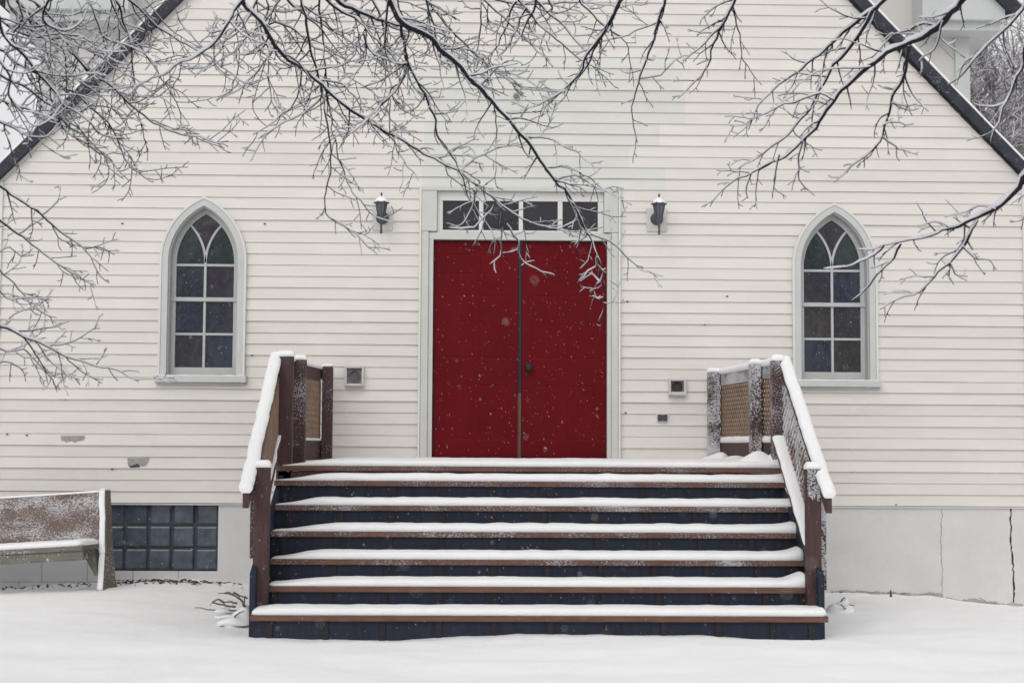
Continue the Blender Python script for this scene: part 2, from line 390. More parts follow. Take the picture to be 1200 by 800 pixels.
while z<azp-.05:
    z1=z+E
    segs=[(z,min(z1,azp))]
    crosses=any(zz<z1 and z<zsl+.9*1.0 and z1>ws-.0 for (cx,ws,zsl,g_) in wins for zz in (ws,))
    sub=4 if any(z<zsl+H_out+.05 and z1>ws for (cx,ws,zsl,g_) in wins) else 1
    # plank joints
    xl=-min(roof_x(z), 1e3)+ax; xr=ax+roof_x(z)
    cuts=[]; x=max(xl,xL)+pr.uniform(.5,3.6)
    while x<min(xr,xR): cuts.append(x); x+=3.66 if pr.random()<.7 else pr.uniform(1.2,3)
    if k in patch_rows:
        pl,prr=patch_rows[k]; cuts=[c for c in cuts if abs(c-pl)>.4 and abs(c-prr)>.4 and not pl<c<prr]+[pl,prr]; cuts.sort()
    base=pr.gauss(1,.014); lipk=.0155+pr.uniform(-.005,.005)
    tl=[base*pr.gauss(1,.008) for _ in range(len(cuts)+1)]
    for si in range(sub):
        za=z+(z1-z)*si/sub; zb=z+(z1-z)*(si+1)/sub
        ya=lipk-(lipk-.0025)*si/sub; yb=lipk-(lipk-.0025)*(si+1)/sub
        def lim(zq):
            h=max(0,roof_x(zq)); return max(xL,ax-h), min(xR,ax+h)
        (la,ra),(lb,rb)=lim(za),lim(zb)
        # intervals (xa at bottom, xb at top)
        iv=[((la,lb),(ra,rb))]
        holes=[]
        for (cx,ws,zsl,g_) in wins:
            ha,hb=arch_half(cx,ws,zsl,za),arch_half(cx,ws,zsl,zb)
            if ha>0 or hb>0: holes.append(((cx-ha,cx-hb),(cx+ha,cx+hb)))
        zmid=(za+zb)/2
        if zmid<d_t-.02: holes.append(((d_l+.02,d_l+.02),(d_r-.02,d_r-.02)))
        holes.sort(key=lambda h:h[0][0])
        out=[]; cur=iv[0][0]
        for h in holes: out.append((cur,h[0])); cur=h[1]
        out.append((cur,iv[0][1]))
        for (a,b_) in out:
            pts=[a]+[(c,c) for c in cuts if a[0]+.02<c<b_[0]-.02]+[b_]
            for q0,q1 in zip(pts,pts[1:]):
                mid=(q0[0]+q1[0])/2; ci=sum(1 for c in cuts if c<mid); tn=tl[ci]
                tone=(tn,tn,tn)
                if k in patch_rows and patch_rows[k][0]<mid<patch_rows[k][1]: tone=(.905*tn,.955*tn,.945*tn)
                n=len(verts)
                if q1[0]-q0[0]<.003 and q1[1]-q0[1]<.003: continue
                nk=max(1,int((q1[0]-q0[0])/.4))
                for kk in range(nk):
                    f0=kk/nk; f1=(kk+1)/nk
                    a0=q0[0]+(q1[0]-q0[0])*f0; a1=q0[0]+(q1[0]-q0[0])*f1; b0=q0[1]+(q1[1]-q0[1])*f0; b1=q0[1]+(q1[1]-q0[1])*f1
                    w0=nz(a0*1.3,k*3.7)*.003; w1=nz(a1*1.3,k*3.7)*.003; v0=nz(a0*1.7,k*5.1,4)*.0035; v1=nz(a1*1.7,k*5.1,4)*.0035
                    ww=1 if si==0 else 0
                    n=len(verts); verts.extend([(a0,WALL-ya-v0*(1-si/sub),za+w0*ww),(a1,WALL-ya-v1*(1-si/sub),za+w1*ww),(b1,WALL-yb-v1*(1-(si+1)/sub),zb),(b0,WALL-yb-v0*(1-(si+1)/sub),zb)]); faces.append((n,n+1,n+2,n+3)); tones.append(tone)
                    if si==0:
                        n=len(verts); verts.extend([(a0,WALL-ya-v0,za+w0),(a1,WALL-ya-v1,za+w1),(a1,WALL-.0022,za+w1),(a0,WALL-.0022,za+w0)]); faces.append((n+3,n+2,n+1,n)); tones.append(tone)
    z=z1; k+=1
# side walls of the front block (plain courses)
for sxn in (xL,xR):
    z=zS
    while z<azp-roof_x(0)*0+0 and z< azp-SLOPE*(ax-xL)-.05:
        n=len(verts); o_=-.016 if sxn==xL else .016
        verts.extend([(sxn+o_,WALL,z),(sxn+o_,16,z),(sxn,16,z+E),(sxn,WALL,z+E)]); faces.append((n,n+1,n+2,n+3)); tones.append((1,1,1)); z+=E
me=bpy.data.meshes.new('siding'); me.from_pydata(verts,[],faces); me.materials.append(m_clad)
ca=me.color_attributes.new('tone','FLOAT_COLOR','CORNER'); buf=[]
for t,f in zip(tones,faces): buf += [t[0],t[1],t[2],1.0]*len(f)
ca.data.foreach_set('color',buf); me.update()
o=bpy.data.objects.new('siding',me); COL.objects.link(o); o.parent=church; o.matrix_parent_inverse=Matrix.Translation(-church.location)
siding=o
# solid core behind the siding (dark inside), corner boards
mb=MB(); mb.prism([(xL+.05,-.4),(xR-.05,-.4),(xR-.05,azp-SLOPE*(xR-ax)-.1),(ax,azp-.2),(xL+.05,azp-SLOPE*(ax-xL)-.1)], WALL+.30, 15.9); mb.build('inner_wall', m_navy, church)
for x0,x1 in ((xL-.09,xL+.004),(xR-.004,xR+.09)):
    mb=MB(); mb.box(x0,x1,WALL-.03,WALL+.06,zS-.01,azp-SLOPE*(ax-xL)+.03); mb.build('corner_board', m_trimw, church)
# foundation -------------------------------------------------------
gb=[W(131.5,0).x, W(266.5,0).x, W(0,668.5).z, zS]
fy=WALL+.022
mb=MB()
mb.box(xL+.01,gb[0],fy,fy+.25,-.7,zS-.002); mb.box(gb[0],gb[1],fy,fy+.25,-.7,gb[2]); 
mb.build('foundation', m_cmu, church, label='painted concrete block foundation under the siding')
mb=MB(); mb.box(gb[1],xR-.01,fy-.006,fy+.25,-.7,zS-.002); fnd=mb.build('foundation', m_parge, church, label='smooth painted foundation with two cracks')
def crack(pxs, wpx, m, seed, name='crack'):
    r=random.Random(seed); mb=MB(); L=[]
    n=34
    for i in range(n+1):
        t=i/n; seg=t*(len(pxs)-1); a=int(min(seg,len(pxs)-2)); f=seg-a
        px=pxs[a][0]*(1-f)+pxs[a+1][0]*f+r.uniform(-.9,.9); py=pxs[a][1]*(1-f)+pxs[a+1][1]*f
        L.append((px,py,wpx*r.uniform(.5,1.3)))
    for (a,b_) in zip(L,L[1:]):
        p0=W(a[0]-a[2]/2,a[1],fy-.0075); p1=W(a[0]+a[2]/2,a[1],fy-.0075); p2=W(b_[0]+b_[2]/2,b_[1],fy-.0075); p3=W(b_[0]-b_[2]/2,b_[1],fy-.0075)
        mb.quad(p3,p2,p1,p0)
    return mb.build(name,m,fnd)
crack([(1185,593),(1184,633),(1187,660),(1188,688),(1187,712)],1.9,m_crack,3)
crack([(1104,593),(1103,620),(1102,635),(1104,660),(1104,699)],.9,m_crackl,4)
crack([(1148,700),(1155,704),(1160,712)],1.1,m_crack,6)
crack([(1046,696.5),(1103,697.5),(1130,698.5),(1187,699)],.8,m_crackl,5)
# splash dirt along the bottom of the parging
r=random.Random(8); mb=MB()
for (x0,x1,py0,py1) in ((974,1105,695,698.5),(1105.4,1199,703,711)):
    n_=60; L=[]
    for i in range(n_+1):
        u=i/n_; x=x0+(x1-x0)*u; h=2.0+4.2*max(0,nz(x*.06,py0)+.35)+1.8*nz(x*.35,3)+1.0*nz(x*.9,8)
        L.append((x,py0+(py1-py0)*u-max(.3,h)))
    for (a,b_) in zip(L,L[1:]): mb.quad(W(a[0],a[1]+22,fy-.009),W(b_[0],b_[1]+22,fy-.009),W(b_[0],b_[1],fy-.009),W(a[0],a[1],fy-.009))
mb.build('splash_stain', m_dirt, fnd)
# glass block window
mb=MB(); bx=(gb[1]-gb[0])/5; bz=(gb[3]-gb[2])/3
mb.box(gb[0]+.003,gb[1]-.003,fy+.05,fy+.14,gb[2]+.002,gb[3]-.004,1)
for i in range(5):
    for j in range(3):
        x0=gb[0]+i*bx+.008; z0=gb[2]+j*bz+.008; d=.008*random.random()
        mb.box(x0,x0+bx-.016,fy+.03+d,fy+.1,z0,z0+bz-.016,0)
mb.build('glass_block_window',[m_block,m_mortar],church,bevel=.018)
# starter strip at the bottom of the siding
mb=MB(); mb.box(xL,d_l,WALL-.004,WALL+.02,zS-.02,zS-.003); mb.box(d_r,xR,WALL-.004,WALL+.02,zS-.02,zS-.003); mb.build('starter_strip', m_trimw, church)

# arched windows ----------------------------------------------------
def make_window(cx, zb, zs, g):
    zf=zb+9.8*PXM      # top of sill
    o=MB(); A=lambda t,z0=zf,n=16: arch(cx, z0, w_out-t*PXM, zs, R_out-t*PXM, OFF, n)
    o.ring(A(2.2), A(9.5), WALL-.045, WALL+.05)
    win=o.build('window', m_wtrim, church, bevel=.004)
    o=MB(); o.ring(A(-.6), A(2.2), WALL-.052, WALL+.0); o.build('frame', m_trimw, win, bevel=.003)
    o=MB(); o.ring(A(9.45), A(11.0), WALL-.012, WALL+.14); o.build('jamb', m_sash, win)
    y0=WALL+.075
    o=MB(); o.ring(A(11.0), A(16.2), y0, y0+.05)
    o.box(cx-w_out+11.1*PXM, cx+w_out-11.1*PXM, y0-.003, y0+.047, zf+.001, zf+10.5*PXM)
    sb=o
    # bars
    gw=w_out-16*PXM; zc=zs
    b=1.5*PXM
    py=lambda p: zb+(450.3-p)*PXM
    sb.box(cx-w_out+9.6*PXM, cx+w_out-9.6*PXM, y0-.014, y0+.045, py(352.4), py(347.6))
    for zc_ in (py(309.3),py(390.8)): sb.box(cx-gw-.01,cx+gw+.01,y0+.008,y0+.042,zc_-b*.95,zc_+b*.95)
    sb.box(cx-b,cx+b,y0+.004,y0+.043,zf+10*PXM,py(306))
    # tracery: two arcs parallel to the arch sides
    rg=R_out-16.2*PXM; zt=py(307)
    for s in (-1,1):
        pts=[]
        for i in range(13):
            a=math.radians(46)*i/12; pts.append((cx+s*(rg-rg*math.cos(a)), zt+rg*math.sin(a)))
        o1=[];o2=[]
        for i,(x,z) in enumerate(pts):
            a=math.radians(46)*i/12; nx_,nz_=math.cos(a)*s,-math.sin(a)
            o1.append((x+nx_*b*.9,z+nz_*b*.9*-1*-1)); o2.append((x-nx_*b*.9,z-nz_*b*.9))
        sb.ring(o1 if s<0 else o2, o2 if s<0 else o1, y0+.006, y0+.040)
    sb.build('sash', m_sash, win, bevel=.003)
    o=MB(); o.box(cx-w_out-3*PXM,cx+w_out+3*PXM,WALL-.085,WALL+.09,zb+2*PXM,zf); o.box(cx-w_out-2*PXM,cx+w_out+2*PXM,WALL-.05,WALL+.02,zb-.4*PXM,zb+2*PXM)
    sl_=o.build('sill', m_wtrim, win, bevel=.006)
    snow_on((cx-w_out+.0,WALL-.062,zf),(cx+w_out-.0,WALL-.062,zf),.035,.011,parent=sl_,seg=.04,over=0,endr=.03,seed=int(cx*10),tfun=lambda u: .5+.8*abs(nz(u*6,cx)))
    # glass
    keys=['plum','green','blue','brown','slate','dusk']; ki={k:i for i,k in enumerate(keys)}
    gl=MB(); zlist=[]; z=zf+8*PXM; top=zs+math.sqrt(rg*rg-OFF*OFF)
    nr=46
    tab=({1:('dusk','plum'),2:('blue','dusk'),3:('slate','blue')},{1:('plum','blue'),2:('brown','slate'),3:('blue','brown')})[g]
    for j in range(nr):
        za=z+(top+.01-z)*j/nr; zb_=z+(top+.01-z)*(j+1)/nr
        def half(zz):
            if zz<=zs: return gw+.01
            h=zz-zs; rr=rg+.008
            return max(.0005, math.sqrt(max(0,rr*rr-h*h))-OFF)
        ha,hb=half(za),half(zb_); nxn=12
        for i in range(nxn):
            u0=-1+2*i/nxn; u1=-1+2*(i+1)/nxn
            xm=(u0+u1)/2*(ha+hb)/2; zm=(za+zb_)/2
            if zm>py(309):
                h=zm-zt
                xt=rg-math.sqrt(max(0,rg*rg-h*h)) if h>0 else 0
                kx='plum' if abs(xm)<xt else 'green'
            else:
                row=1 if zm>py(350) else (2 if zm>py(390.8) else 3)
                kx=tab[row][0 if xm<0 else 1]
            gl.quad((cx+u0*ha,y0+.03,za),(cx+u1*ha,y0+.03,za),(cx+u1*hb,y0+.03,zb_),(cx+u0*hb,y0+.03,zb_),ki[kx])
    gl.build('glass',[m_glass[k] for k in keys],win)
for (cx,zb,zs,g_) in wins: make_window(cx,zb,zs,g_)

# door surround -----------------------------------------------------
def pxz(p): return W(608,p).z
def pxx(p): return W(p,400).x
fr=MB()
yj=WALL-.04
fr.box(pxx(493),pxx(501.5),yj,WALL+.02,d_b-.1,pxz(272.5)); fr.box(pxx(716.5),pxx(724),yj,WALL+.02,d_b-.1,pxz(272.5))
fr.box(pxx(493),pxx(511),yj-.004,WALL+.02,pxz(272.2),pxz(225)); fr.box(pxx(707.5),pxx(724),yj-.004,WALL+.02,pxz(272.2),pxz(225))
fr.box(pxx(493),pxx(724),yj-.012,WALL+.02,pxz(225),pxz(220.6))
ds=fr.build('door_surround', m_trim, church, bevel=.004)
fr=MB()
fr.box(pxx(490.3),pxx(492.9),yj-.012,WALL+.0,d_b-.1,pxz(221.5)); fr.build('edge_trim', m_trimw, ds, bevel=.003); fr=MB(); fr.box(pxx(724.2),pxx(726.8),yj-.012,WALL+.0,d_b-.1,pxz(218.5))
fr.build('edge_trim', m_trimw, ds, bevel=.003)
fr=MB()
fr.box(pxx(501.6),pxx(507),yj+.02,WALL+.10,d_b-.1,pxz(281.5)); fr.box(pxx(711.3),pxx(716.4),yj+.02,WALL+.10,d_b-.1,pxz(281.5)); fr.box(pxx(501.6),pxx(716.4),yj+.018,WALL+.10,pxz(281.6),pxz(273))
fr.build('door_frame', m_trim, ds, bevel=.004)
# transom
tr=MB(); y0=WALL+.005
tr.box(pxx(511.2),pxx(707.3),y0,y0+.07,pxz(235.5),pxz(225.2)); tr.box(pxx(511.2),pxx(707.3),y0,y0+.07,pxz(272.6),pxz(270))
for a,b_ in ((511.2,517.6),(560.3,565.4),(607.3,612.4),(653.2,658.8),(700.6,707.3)): tr.box(pxx(a),pxx(b_),y0+.002,y0+.068,pxz(270),pxz(235.5))
tw=tr.build('transom_window', m_sash if False else m_trimw, church, bevel=.003, label='transom window of four dark panes above the red doors')
tr=MB(); tr.box(pxx(514),pxx(704),y0+.04,y0+.05,pxz(271),pxz(234)); tr.build('glass', m_trglass, tw)
# doors
def panel_leaf(x0,x1,z0,z1,y):
    mb=MB(); th=.045
    holes=[]
    wdt=x1-x0; cols=((x0+.12*wdt,x0+.46*wdt),(x0+.54*wdt,x0+.88*wdt))
    rows=((pxz(516),pxz(450.5)),(pxz(421),pxz(344.5)),(pxz(322.5),pxz(297)))
    xs_=[x0,cols[0][0],cols[0][1],cols[1][0],cols[1][1],x1]; zs_=[z0,rows[0][0],rows[0][1],rows[1][0],rows[1][1],rows[2][0],rows[2][1],z1]
    for i in range(5):
        for j in range(7):
            a,b_=xs_[i],xs_[i+1]; c,d=zs_[j],zs_[j+1]
            if i in (1,3) and j in (1,3,5):
                g1=.012;g2=.03
                R0=[(a,y,c),(b_,y,c),(b_,y,d),(a,y,d)]; R1=[(a+g1,y+.0035,c+g1),(b_-g1,y+.0035,c+g1),(b_-g1,y+.0035,d-g1),(a+g1,y+.0035,d-g1)]; R2=[(a+g2,y+.001,c+g2),(b_-g2,y+.001,c+g2),(b_-g2,y+.001,d-g2),(a+g2,y+.001,d-g2)]
                for A_,B_ in ((R0,R1),(R1,R2)):
                    for q in range(4): mb.quad(A_[q],A_[(q+1)%4],B_[(q+1)%4],B_[q])
                mb.quad(*R2)
            else: mb.quad((a,y,c),(b_,y,c),(b_,y,d),(a,y,d))
    mb.quad((x0,y,z0),(x0,y,z1),(x0,y+th,z1),(x0,y+th,z0)); mb.quad((x1,y,z1),(x1,y,z0),(x1,y+th,z0),(x1,y+th,z1)); mb.quad((x0,y,z1),(x1,y,z1),(x1,y+th,z1),(x0,y+th,z1))
    return mb
yd=WALL+.03
dl=panel_leaf(pxx(508.3),pxx(607.2),d_b-.08,pxz(283),yd).build('door', m_red, church)
dr=panel_leaf(pxx(611.2),pxx(711),d_b-.08,pxz(283),yd).build('door', m_red, church)
mb=MB(); mb.box(pxx(607.6),pxx(610.9),yd-.008,yd+.04,pxz(460),pxz(282.5)); mb.build('seal_strip', m_seal_shade, dr)
mb=MB(); mb.box(pxx(608.6),pxx(610.9),yd-.006,yd+.04,d_b-.05,pxz(460.3)); mb.box(pxx(607.4),pxx(608.3),yd-.002,yd+.04,d_b-.05,pxz(460.3)); mb.build('seal_strip', m_tan, dl)
mb=MB(); c=W(619.5,430.5,yd); mb.lathe([(.036,0),(.036,.006),(.016,.01),(.014,.03),(.028,.036),(.034,.05),(.030,.064),(.012,.072)],c,'y',20); mb.build('door_knob', m_black, dr, smooth=True)
for px in (507.6,711.6):
    for py in (300,372,455,520):
        mb=MB(); mb.box(pxx(px)-.006,pxx(px)+.006,yd-.006,yd+.004,pxz(py+6),pxz(py-6)); mb.build('hinge', m_black, ds)
mb=MB(); mb.box(pxx(507.05),pxx(508.2),yd+.012,yd+.06,d_b-.1,pxz(282)); mb.box(pxx(711.05),pxx(711.25),yd+.012,yd+.06,d_b-.1,pxz(282)); mb.box(pxx(507),pxx(711.3),yd+.05,yd+.07,d_b-.1,pxz(281.7)); mb.build('door_gap', m_seal_shade, ds)

# damaged siding bits
y=WALL-.0185
def mark(px_pts, m_, yy, nm, par=None):
    mb=MB(); pts=[W(a,b_,yy) for a,b_ in px_pts]; k=len(pts)
    mb.v=[tuple(p) for p in pts]+[tuple(p+Vector((0,.006,0))) for p in pts]; mb.face(list(reversed(range(k))))
    for q in range(k): mb.face((q,(q+1)%k,k+(q+1)%k,k+q))
    return mb.build(nm,m_,par or siding)
mark([(71,510.5),(99,510.3),(98,516),(92,516.4),(88,519),(84,516.4),(77,518.4),(75,516.3),(72,516.3)],m_scrape,y+.002,'scraped_patch')
mark([(149.3,536.6),(174.5,536.4),(173,542),(171.5,545.5),(166,546.5),(163,543.5),(158,546.5),(151,548),(149.6,543)],m_scrape,y+.002,'scraped_patch')
mark([(151,545.6),(156,545),(160.5,543),(163,544.2),(164.5,547),(158,547.6),(153,547.8)],m_hole,y-.001,'torn_hole')
for px,py in ((8,508.5),(31,509.5),(131,549.3),(70,467),(76,467.4),(295,416),(143,261.7),(826,380),(852,347),(733,483.5),(1000,552),(1050,591),(942,591),(310,262),(196,340),(735,353)):
    mark([(px-1.2,py-.5),(px+1.3,py-.6),(px+1.5,py+.7),(px-1,py+.8)],m_hole,y-.001,'nail_mark')
mb=MB(); c=W(605,113,WALL-.012); mb.lathe([(.028,0),(.03,.012),(.024,.03),(.01,.042)],c,'y',14); mb.lathe([(.012,.04),(.012,.075)],c,'y',8); mb.build('anchor_bolt',m_steel,siding,smooth=True)

# roof of the front block ------------------------------------------------
YF=WALL-.085; YB=16.4
T=23*.72*PXM*.74        # band thickness square to the slope
sq=1/math.sqrt(2)
for s in (-1,1):
    zlow_x=(ax-W(-40,240).x)+.05 if s<0 else (W(1240,240).x-ax)+.05
    def pt(hx, n): # hx horizontal distance from apex, n perpendicular lift
        return (ax+s*(hx+n*SPH), azp-hx*SLOPE+n*CPH)
    A=pt(-T*sq if False else 0,0); 
    poly=[(ax,azp-.0),(pt(zlow_x,0)),(pt(zlow_x,T)),(ax,azp+T/CPH)]
    if s>0: poly=poly[::-1]
    mb=MB(); mb.prism(poly, YF, YB)
    rf=mb.build('roof', m_roof, church, bevel=.004)
    # left, white rake moulding tucked under the edge; right, a painted shadow strip
    mb=MB(); t2=.022 if s<0 else .012
    poly=[(ax,azp-t2/sq),(pt(zlow_x,-t2)),(pt(zlow_x,-.002)),(ax,azp-.002/sq)]
    if s>0: poly=poly[::-1]
    mb.prism(poly, YF+.045, WALL+.02); mb.build('rake_moulding_and_shadow', m_trim if s<0 else m_seal_shade, rf)
    a=Vector((pt(zlow_x,T)[0],(YF+YB)/2,pt(zlow_x,T)[1])); b_=Vector((ax+s*.02,(YF+YB)/2,azp+T/CPH))
    if s<0: a,b_=a,b_
    upv=Vector((s*SPH,0,CPH))
    snow_on(a,b_,YB-YF,.028,parent=rf,upv=upv,seg=.12,over=.002,power=8,seed=4+s,amp=.35,prof=24)

# main block behind -------------------------------------------------------
Y2=15.75
rl=P(48,60,Y2).x; rr=P(1135,60,Y2).x; rc=(rl+rr)/2
ze=P(1135,36,Y2-.3).z
mb=MB()
zz=.8
mb.prism([(rl,-.5),(rr,-.5),(rr,ze),(rc,ze+(rr-rc)),(rl,ze)],Y2,Y2+9)
mb.build('rear_wall', m_rear, church)
for x0,x1 in ((rl-.004,rl+.15),(rr-.15,rr+.004)):
    mb=MB(); mb.box(x0,x1,Y2-.03,Y2+.05,1,ze); mb.build('corner_board', m_rearg, church, bevel=.004)
mb=MB()
for s in (-1,1):
    for i in range(5):
        q=.10+i*.21   # lift above the front roof
        hx0=(rr-rc-.17) if True else 0
        x_out=(rr-.155) if s>0 else (rl+.155)
        hx=abs(x_out-ax); zt_=azp-hx+q*1.414+.25
        L=1.6
        p0=Vector((x_out,Y2-.012,zt_)); p1=Vector((x_out-s*L,Y2-.012,zt_+L))
        if p1.z>ze-.02:
            d=(p1.z-ze+.02); p1=p1-Vector((-s*d,0,d))
        if p0.z<ze-.1: mb=MB(); mb.beam(p0,p1,.02,.012,upv=(s*sq,0,sq)); mb.build('boarding_edge', m_rearg, church)
mb=MB()
for s in (-1,1):
    xo = P(1179,20,Y2-.4).x if s>0 else 2*rc-P(1179,20,Y2-.4).x
    xi = P(1082,20,Y2-.4).x if s>0 else P(150,10,Y2-.4).x
    x0,x1=min(xo,xi),max(xo,xi); mb=MB()
    mb.box(x0,x1,Y2-.38,Y2-.002,ze+.09,ze+.52)
    mb.box(x0+.02,x1-.02,Y2-.30,Y2-.003,ze+.0,ze+.092)
    e0=(rr+.004 if s>0 else x0); e1=(x1 if s>0 else rl-.004)
    mb.box(e0,e1,Y2-.001,Y2+9,ze+.0,ze+.52)
    mb.build('cornice_return', m_rearg, church, bevel=.006)
for s in (-1,1):
    mb=MB()
    xe=P(1188,14,Y2-.45); hx=xe.x-rc; zc=xe.z-.03+hx
    def pt2(h,n): return (rc+s*(h+n*sq), zc-h+n*sq)
    poly=[(rc,zc),pt2(hx,0),pt2(hx,.13),(rc,zc+.13/sq)]
    if s>0: poly=poly[::-1]
    mb.prism(poly,Y2-.45,Y2+9.3)
    mb.build('roof', m_roof, church)

# ------------------------------------------------------------------ wall lamps, vents, outlet
def sconce(px, py, label):
    c=W(px,py,WALL-.02); t=thing('wall_lamp',label,'wall lamp',tuple(c),'lantern wall lamps either side of the door')
    k=PXM; X,Z=c.x,c.z     # py is the arm level (plate centre)
    o=MB(); o.box(X-12*k,X+12*k,WALL-.03,WALL,Z-15*k,Z+13*k); o.build('mounting_block', m_trim, t, bevel=.006)
    o=MB(); o.lathe([(7.6*k,0),(7.4*k,.012),(5*k,.022),(2*k,.03)],(X,WALL-.03,Z),'y',24); o.build('back_plate', m_lamp, t, smooth=True)
    yc=WALL-.20
    Zp=Z; Z=Z-5*k
    o=MB(); pts=[Vector((X,WALL-.05,Zp)),Vector((X,WALL-.10,Zp-.05)),Vector((X,WALL-.16,Zp-.075)),Vector((X,yc,Z-.01)),Vector((X,yc,Z+.02))]; o.tube(pts,[.011]*5,8)
    o.lathe([(.002,-17*k),(2.0*k,-15.5*k),(1.0*k,-14*k),(1.7*k,-13*k),(1.1*k,-11*k),(1.6*k,-4*k),(3.8*k,1*k),(4.2*k,3*k)],(X,yc,Z),'z',12); o.build('arm', m_lamp, t, smooth=True)
    o=MB()
    zb,zt=Z+3*k,Z+19*k; rb,rt_=3.9*k,7.4*k
    hexa=lambda r,z:[Vector((X+r*math.cos(math.pi/6+i*math.pi/3),yc+r*math.sin(math.pi/6+i*math.pi/3),z)) for i in range(6)]
    B,Tt=hexa(rb,zb),hexa(rt_,zt)
    for i in range(6): o.tube([B[i],Tt[i]],[.006,.006],5); o.tube([Tt[i],Tt[(i+1)%6]],[.006,.006],5); o.tube([B[i],B[(i+1)%6]],[.006,.006],5)
    o.build('cage', m_lamp, t)
    o=MB(); o.lathe([(rb*.9,zb-Z),(rt_*.93,zt-Z)],(X,yc,Z),'z',6); o.build('lantern_glass', m_lglass, t)
    o=MB(); o.lathe([(9.2*k,18.6*k),(9.4*k,19.6*k),(6*k,22.5*k),(2.5*k,25.5*k),(1.2*k,27*k)],(X,yc,Z),'z',6); rf=o.build('lamp_roof', m_lamp, t)
    o=MB(); o.lathe([(.8*k,26*k),(.8*k,28.5*k),(1.3*k,29.5*k),(1.1*k,30.8*k),(.3*k,31.6*k)],(X,yc,Z),'z',8); o.build('finial', m_lamp, t, smooth=True)
    o=MB(); o.lathe([(8.2*k,19.9*k),(7.6*k,21.3*k),(6.0*k,23.9*k),(3.6*k,25.9*k),(1.6*k,27.0*k)],(X,yc,Z),'z',18); o.build('snow', m_snow, rf, smooth=True)
sconce(448.2,255.5,'black lantern wall lamp left of the red doors, half hidden by twigs')
sconce(769.6,256.8,'black lantern wall lamp with domed snow cap right of the red doors')

def vent(px,py,wpx,hpx,label,dark,tilt):
    c=W(px,py); t=thing('vent_hood',label,'vent',tuple(c),'square vent hoods on the siding'); X,Z=c.x,c.z; k=PXM; a=wpx/2*k; h=hpx/2*k
    o=MB(); th=2.6*k; y0=WALL-.075; y1=WALL-.005
    o.box(X-a,X-a+th,y0,y1,Z-h,Z+h); o.box(X+a-th,X+a,y0,y1,Z-h,Z+h); o.box(X-a+th,X+a-th,y0-.002,y1,Z+h-th,Z+h+.002); o.box(X-a+th,X+a-th,y0-.004,y1,Z-h,Z-h+th*(1.6 if tilt else 1.1))
    o.build('hood', m_plastic, t, bevel=.005)
    o=MB(); o.box(X-a+th*.9,X+a-th*.9,WALL-.03,WALL-.004,Z-h+th*.9,Z+h-th*.9); o.build('back_panel', m_steel, t)
    o=MB(); r0=6.6*k if not tilt else 6.2*k; o.lathe([(r0,0),(r0,.022),(r0*.86,.022),(r0*.84,.004),(.002,.003)],(X,WALL-.03,Z+(.2*k)),'y',24); o.build('duct', dark, t, smooth=False)
vent(415.7,440.8,22.5,23.5,'grey louvred vent hood left of the red doors beside the railing',m_steel if False else mat('duct_grey',(.12,.11,.11),.5,.3,20),False)
vent(792.8,453.6,20.5,19.5,'pale vent hood with dark round duct right of the red doors',m_duct,True)
c=W(775.8,489.3); t=thing('wall_outlet','small dark double outlet below the right vent hood','outlet',tuple(c))
o=MB(); o.box(c.x-7*PXM,c.x+7*PXM,WALL-.024,WALL-.004,c.z-5.2*PXM,c.z+5.2*PXM); o.build('plate', m_trimw, t, bevel=.003)
for s in (-1,1):
    o=MB(); o.box(c.x+s*3*PXM-2.7*PXM,c.x+s*3*PXM+2.7*PXM,WALL-.045,WALL-.022,c.z-3.9*PXM,c.z+3.9*PXM); o.build('cover', m_outlet, t, bevel=.006)

# ------------------------------------------------------------------ PORCH STAIRS
RISE,RUN=.172,.26
YT=[11.5-RUN*i for i in range(6)]           # nose of each tread, top to bottom
tread_py=[564,592.7,623.3,655.6,687.3,721.2]
TX0=(sx0+P(322,564,11.5).x)/2; TX1=(sx1+P(928,564,11.5).x)/2
TX0,TX1=sx0,sx1
stairs=thing('porch_stairs','wide snow covered brown wooden porch steps with railings before the red doors','stairs',((sx0+sx1)/2,10.2,0))
tz=[P(630,p,y).z for p,y in zip(tread_py,YT)]
LY=11.70; LZ=P(626,546.8,LY).z
TH=.040
def drift(l0,lw,r_amp,rw,base=1.0,l_lo=.12):
    def f(u):
        v=base
        if u<lw: q=u/lw; v*=l_lo+(1-l_lo)*(q*q*(3-2*q))
        if u>1-rw: q=(u-(1-rw))/rw; v*=1+r_amp*q*q
        return v
    return f
inX0=P(318,655,10.35).x; inX1=P(945,655,10.35).x
for i,(y,z_) in enumerate(zip(YT,tz)):
    pl,pr_=((321,929),(319,938),(317,944.5),(316,945.5),(312.5,950),(293,971))[i]
    x0,x1=P(pl,tread_py[i],y).x,P(pr_,tread_py[i],y).x
    mb=MB(); nseg=1
    mb.box(x0,x1,y,y+.292,z_-TH,z_)
    td=mb.build('tread', m_treadf if i in (0,1,2,3) else m_tread, stairs, bevel=.006)
    tt=[.056,.055,.055,.055,.053,.054][i]
    snow_on((x0+.002,y+.135,z_),(x1-.002,y+.135,z_),.262,tt,parent=td,seg=.05,over=.012,power=3.4,endr=.05,seed=i*3+1,
        tfun=drift(0,(.12,.10,.13,.09,.14,.05)[i],(.2,.1,.6,.8,1.2,.1)[i],.055,1,.10 if i<4 else (.35 if i==4 else .8)),amp=.13)
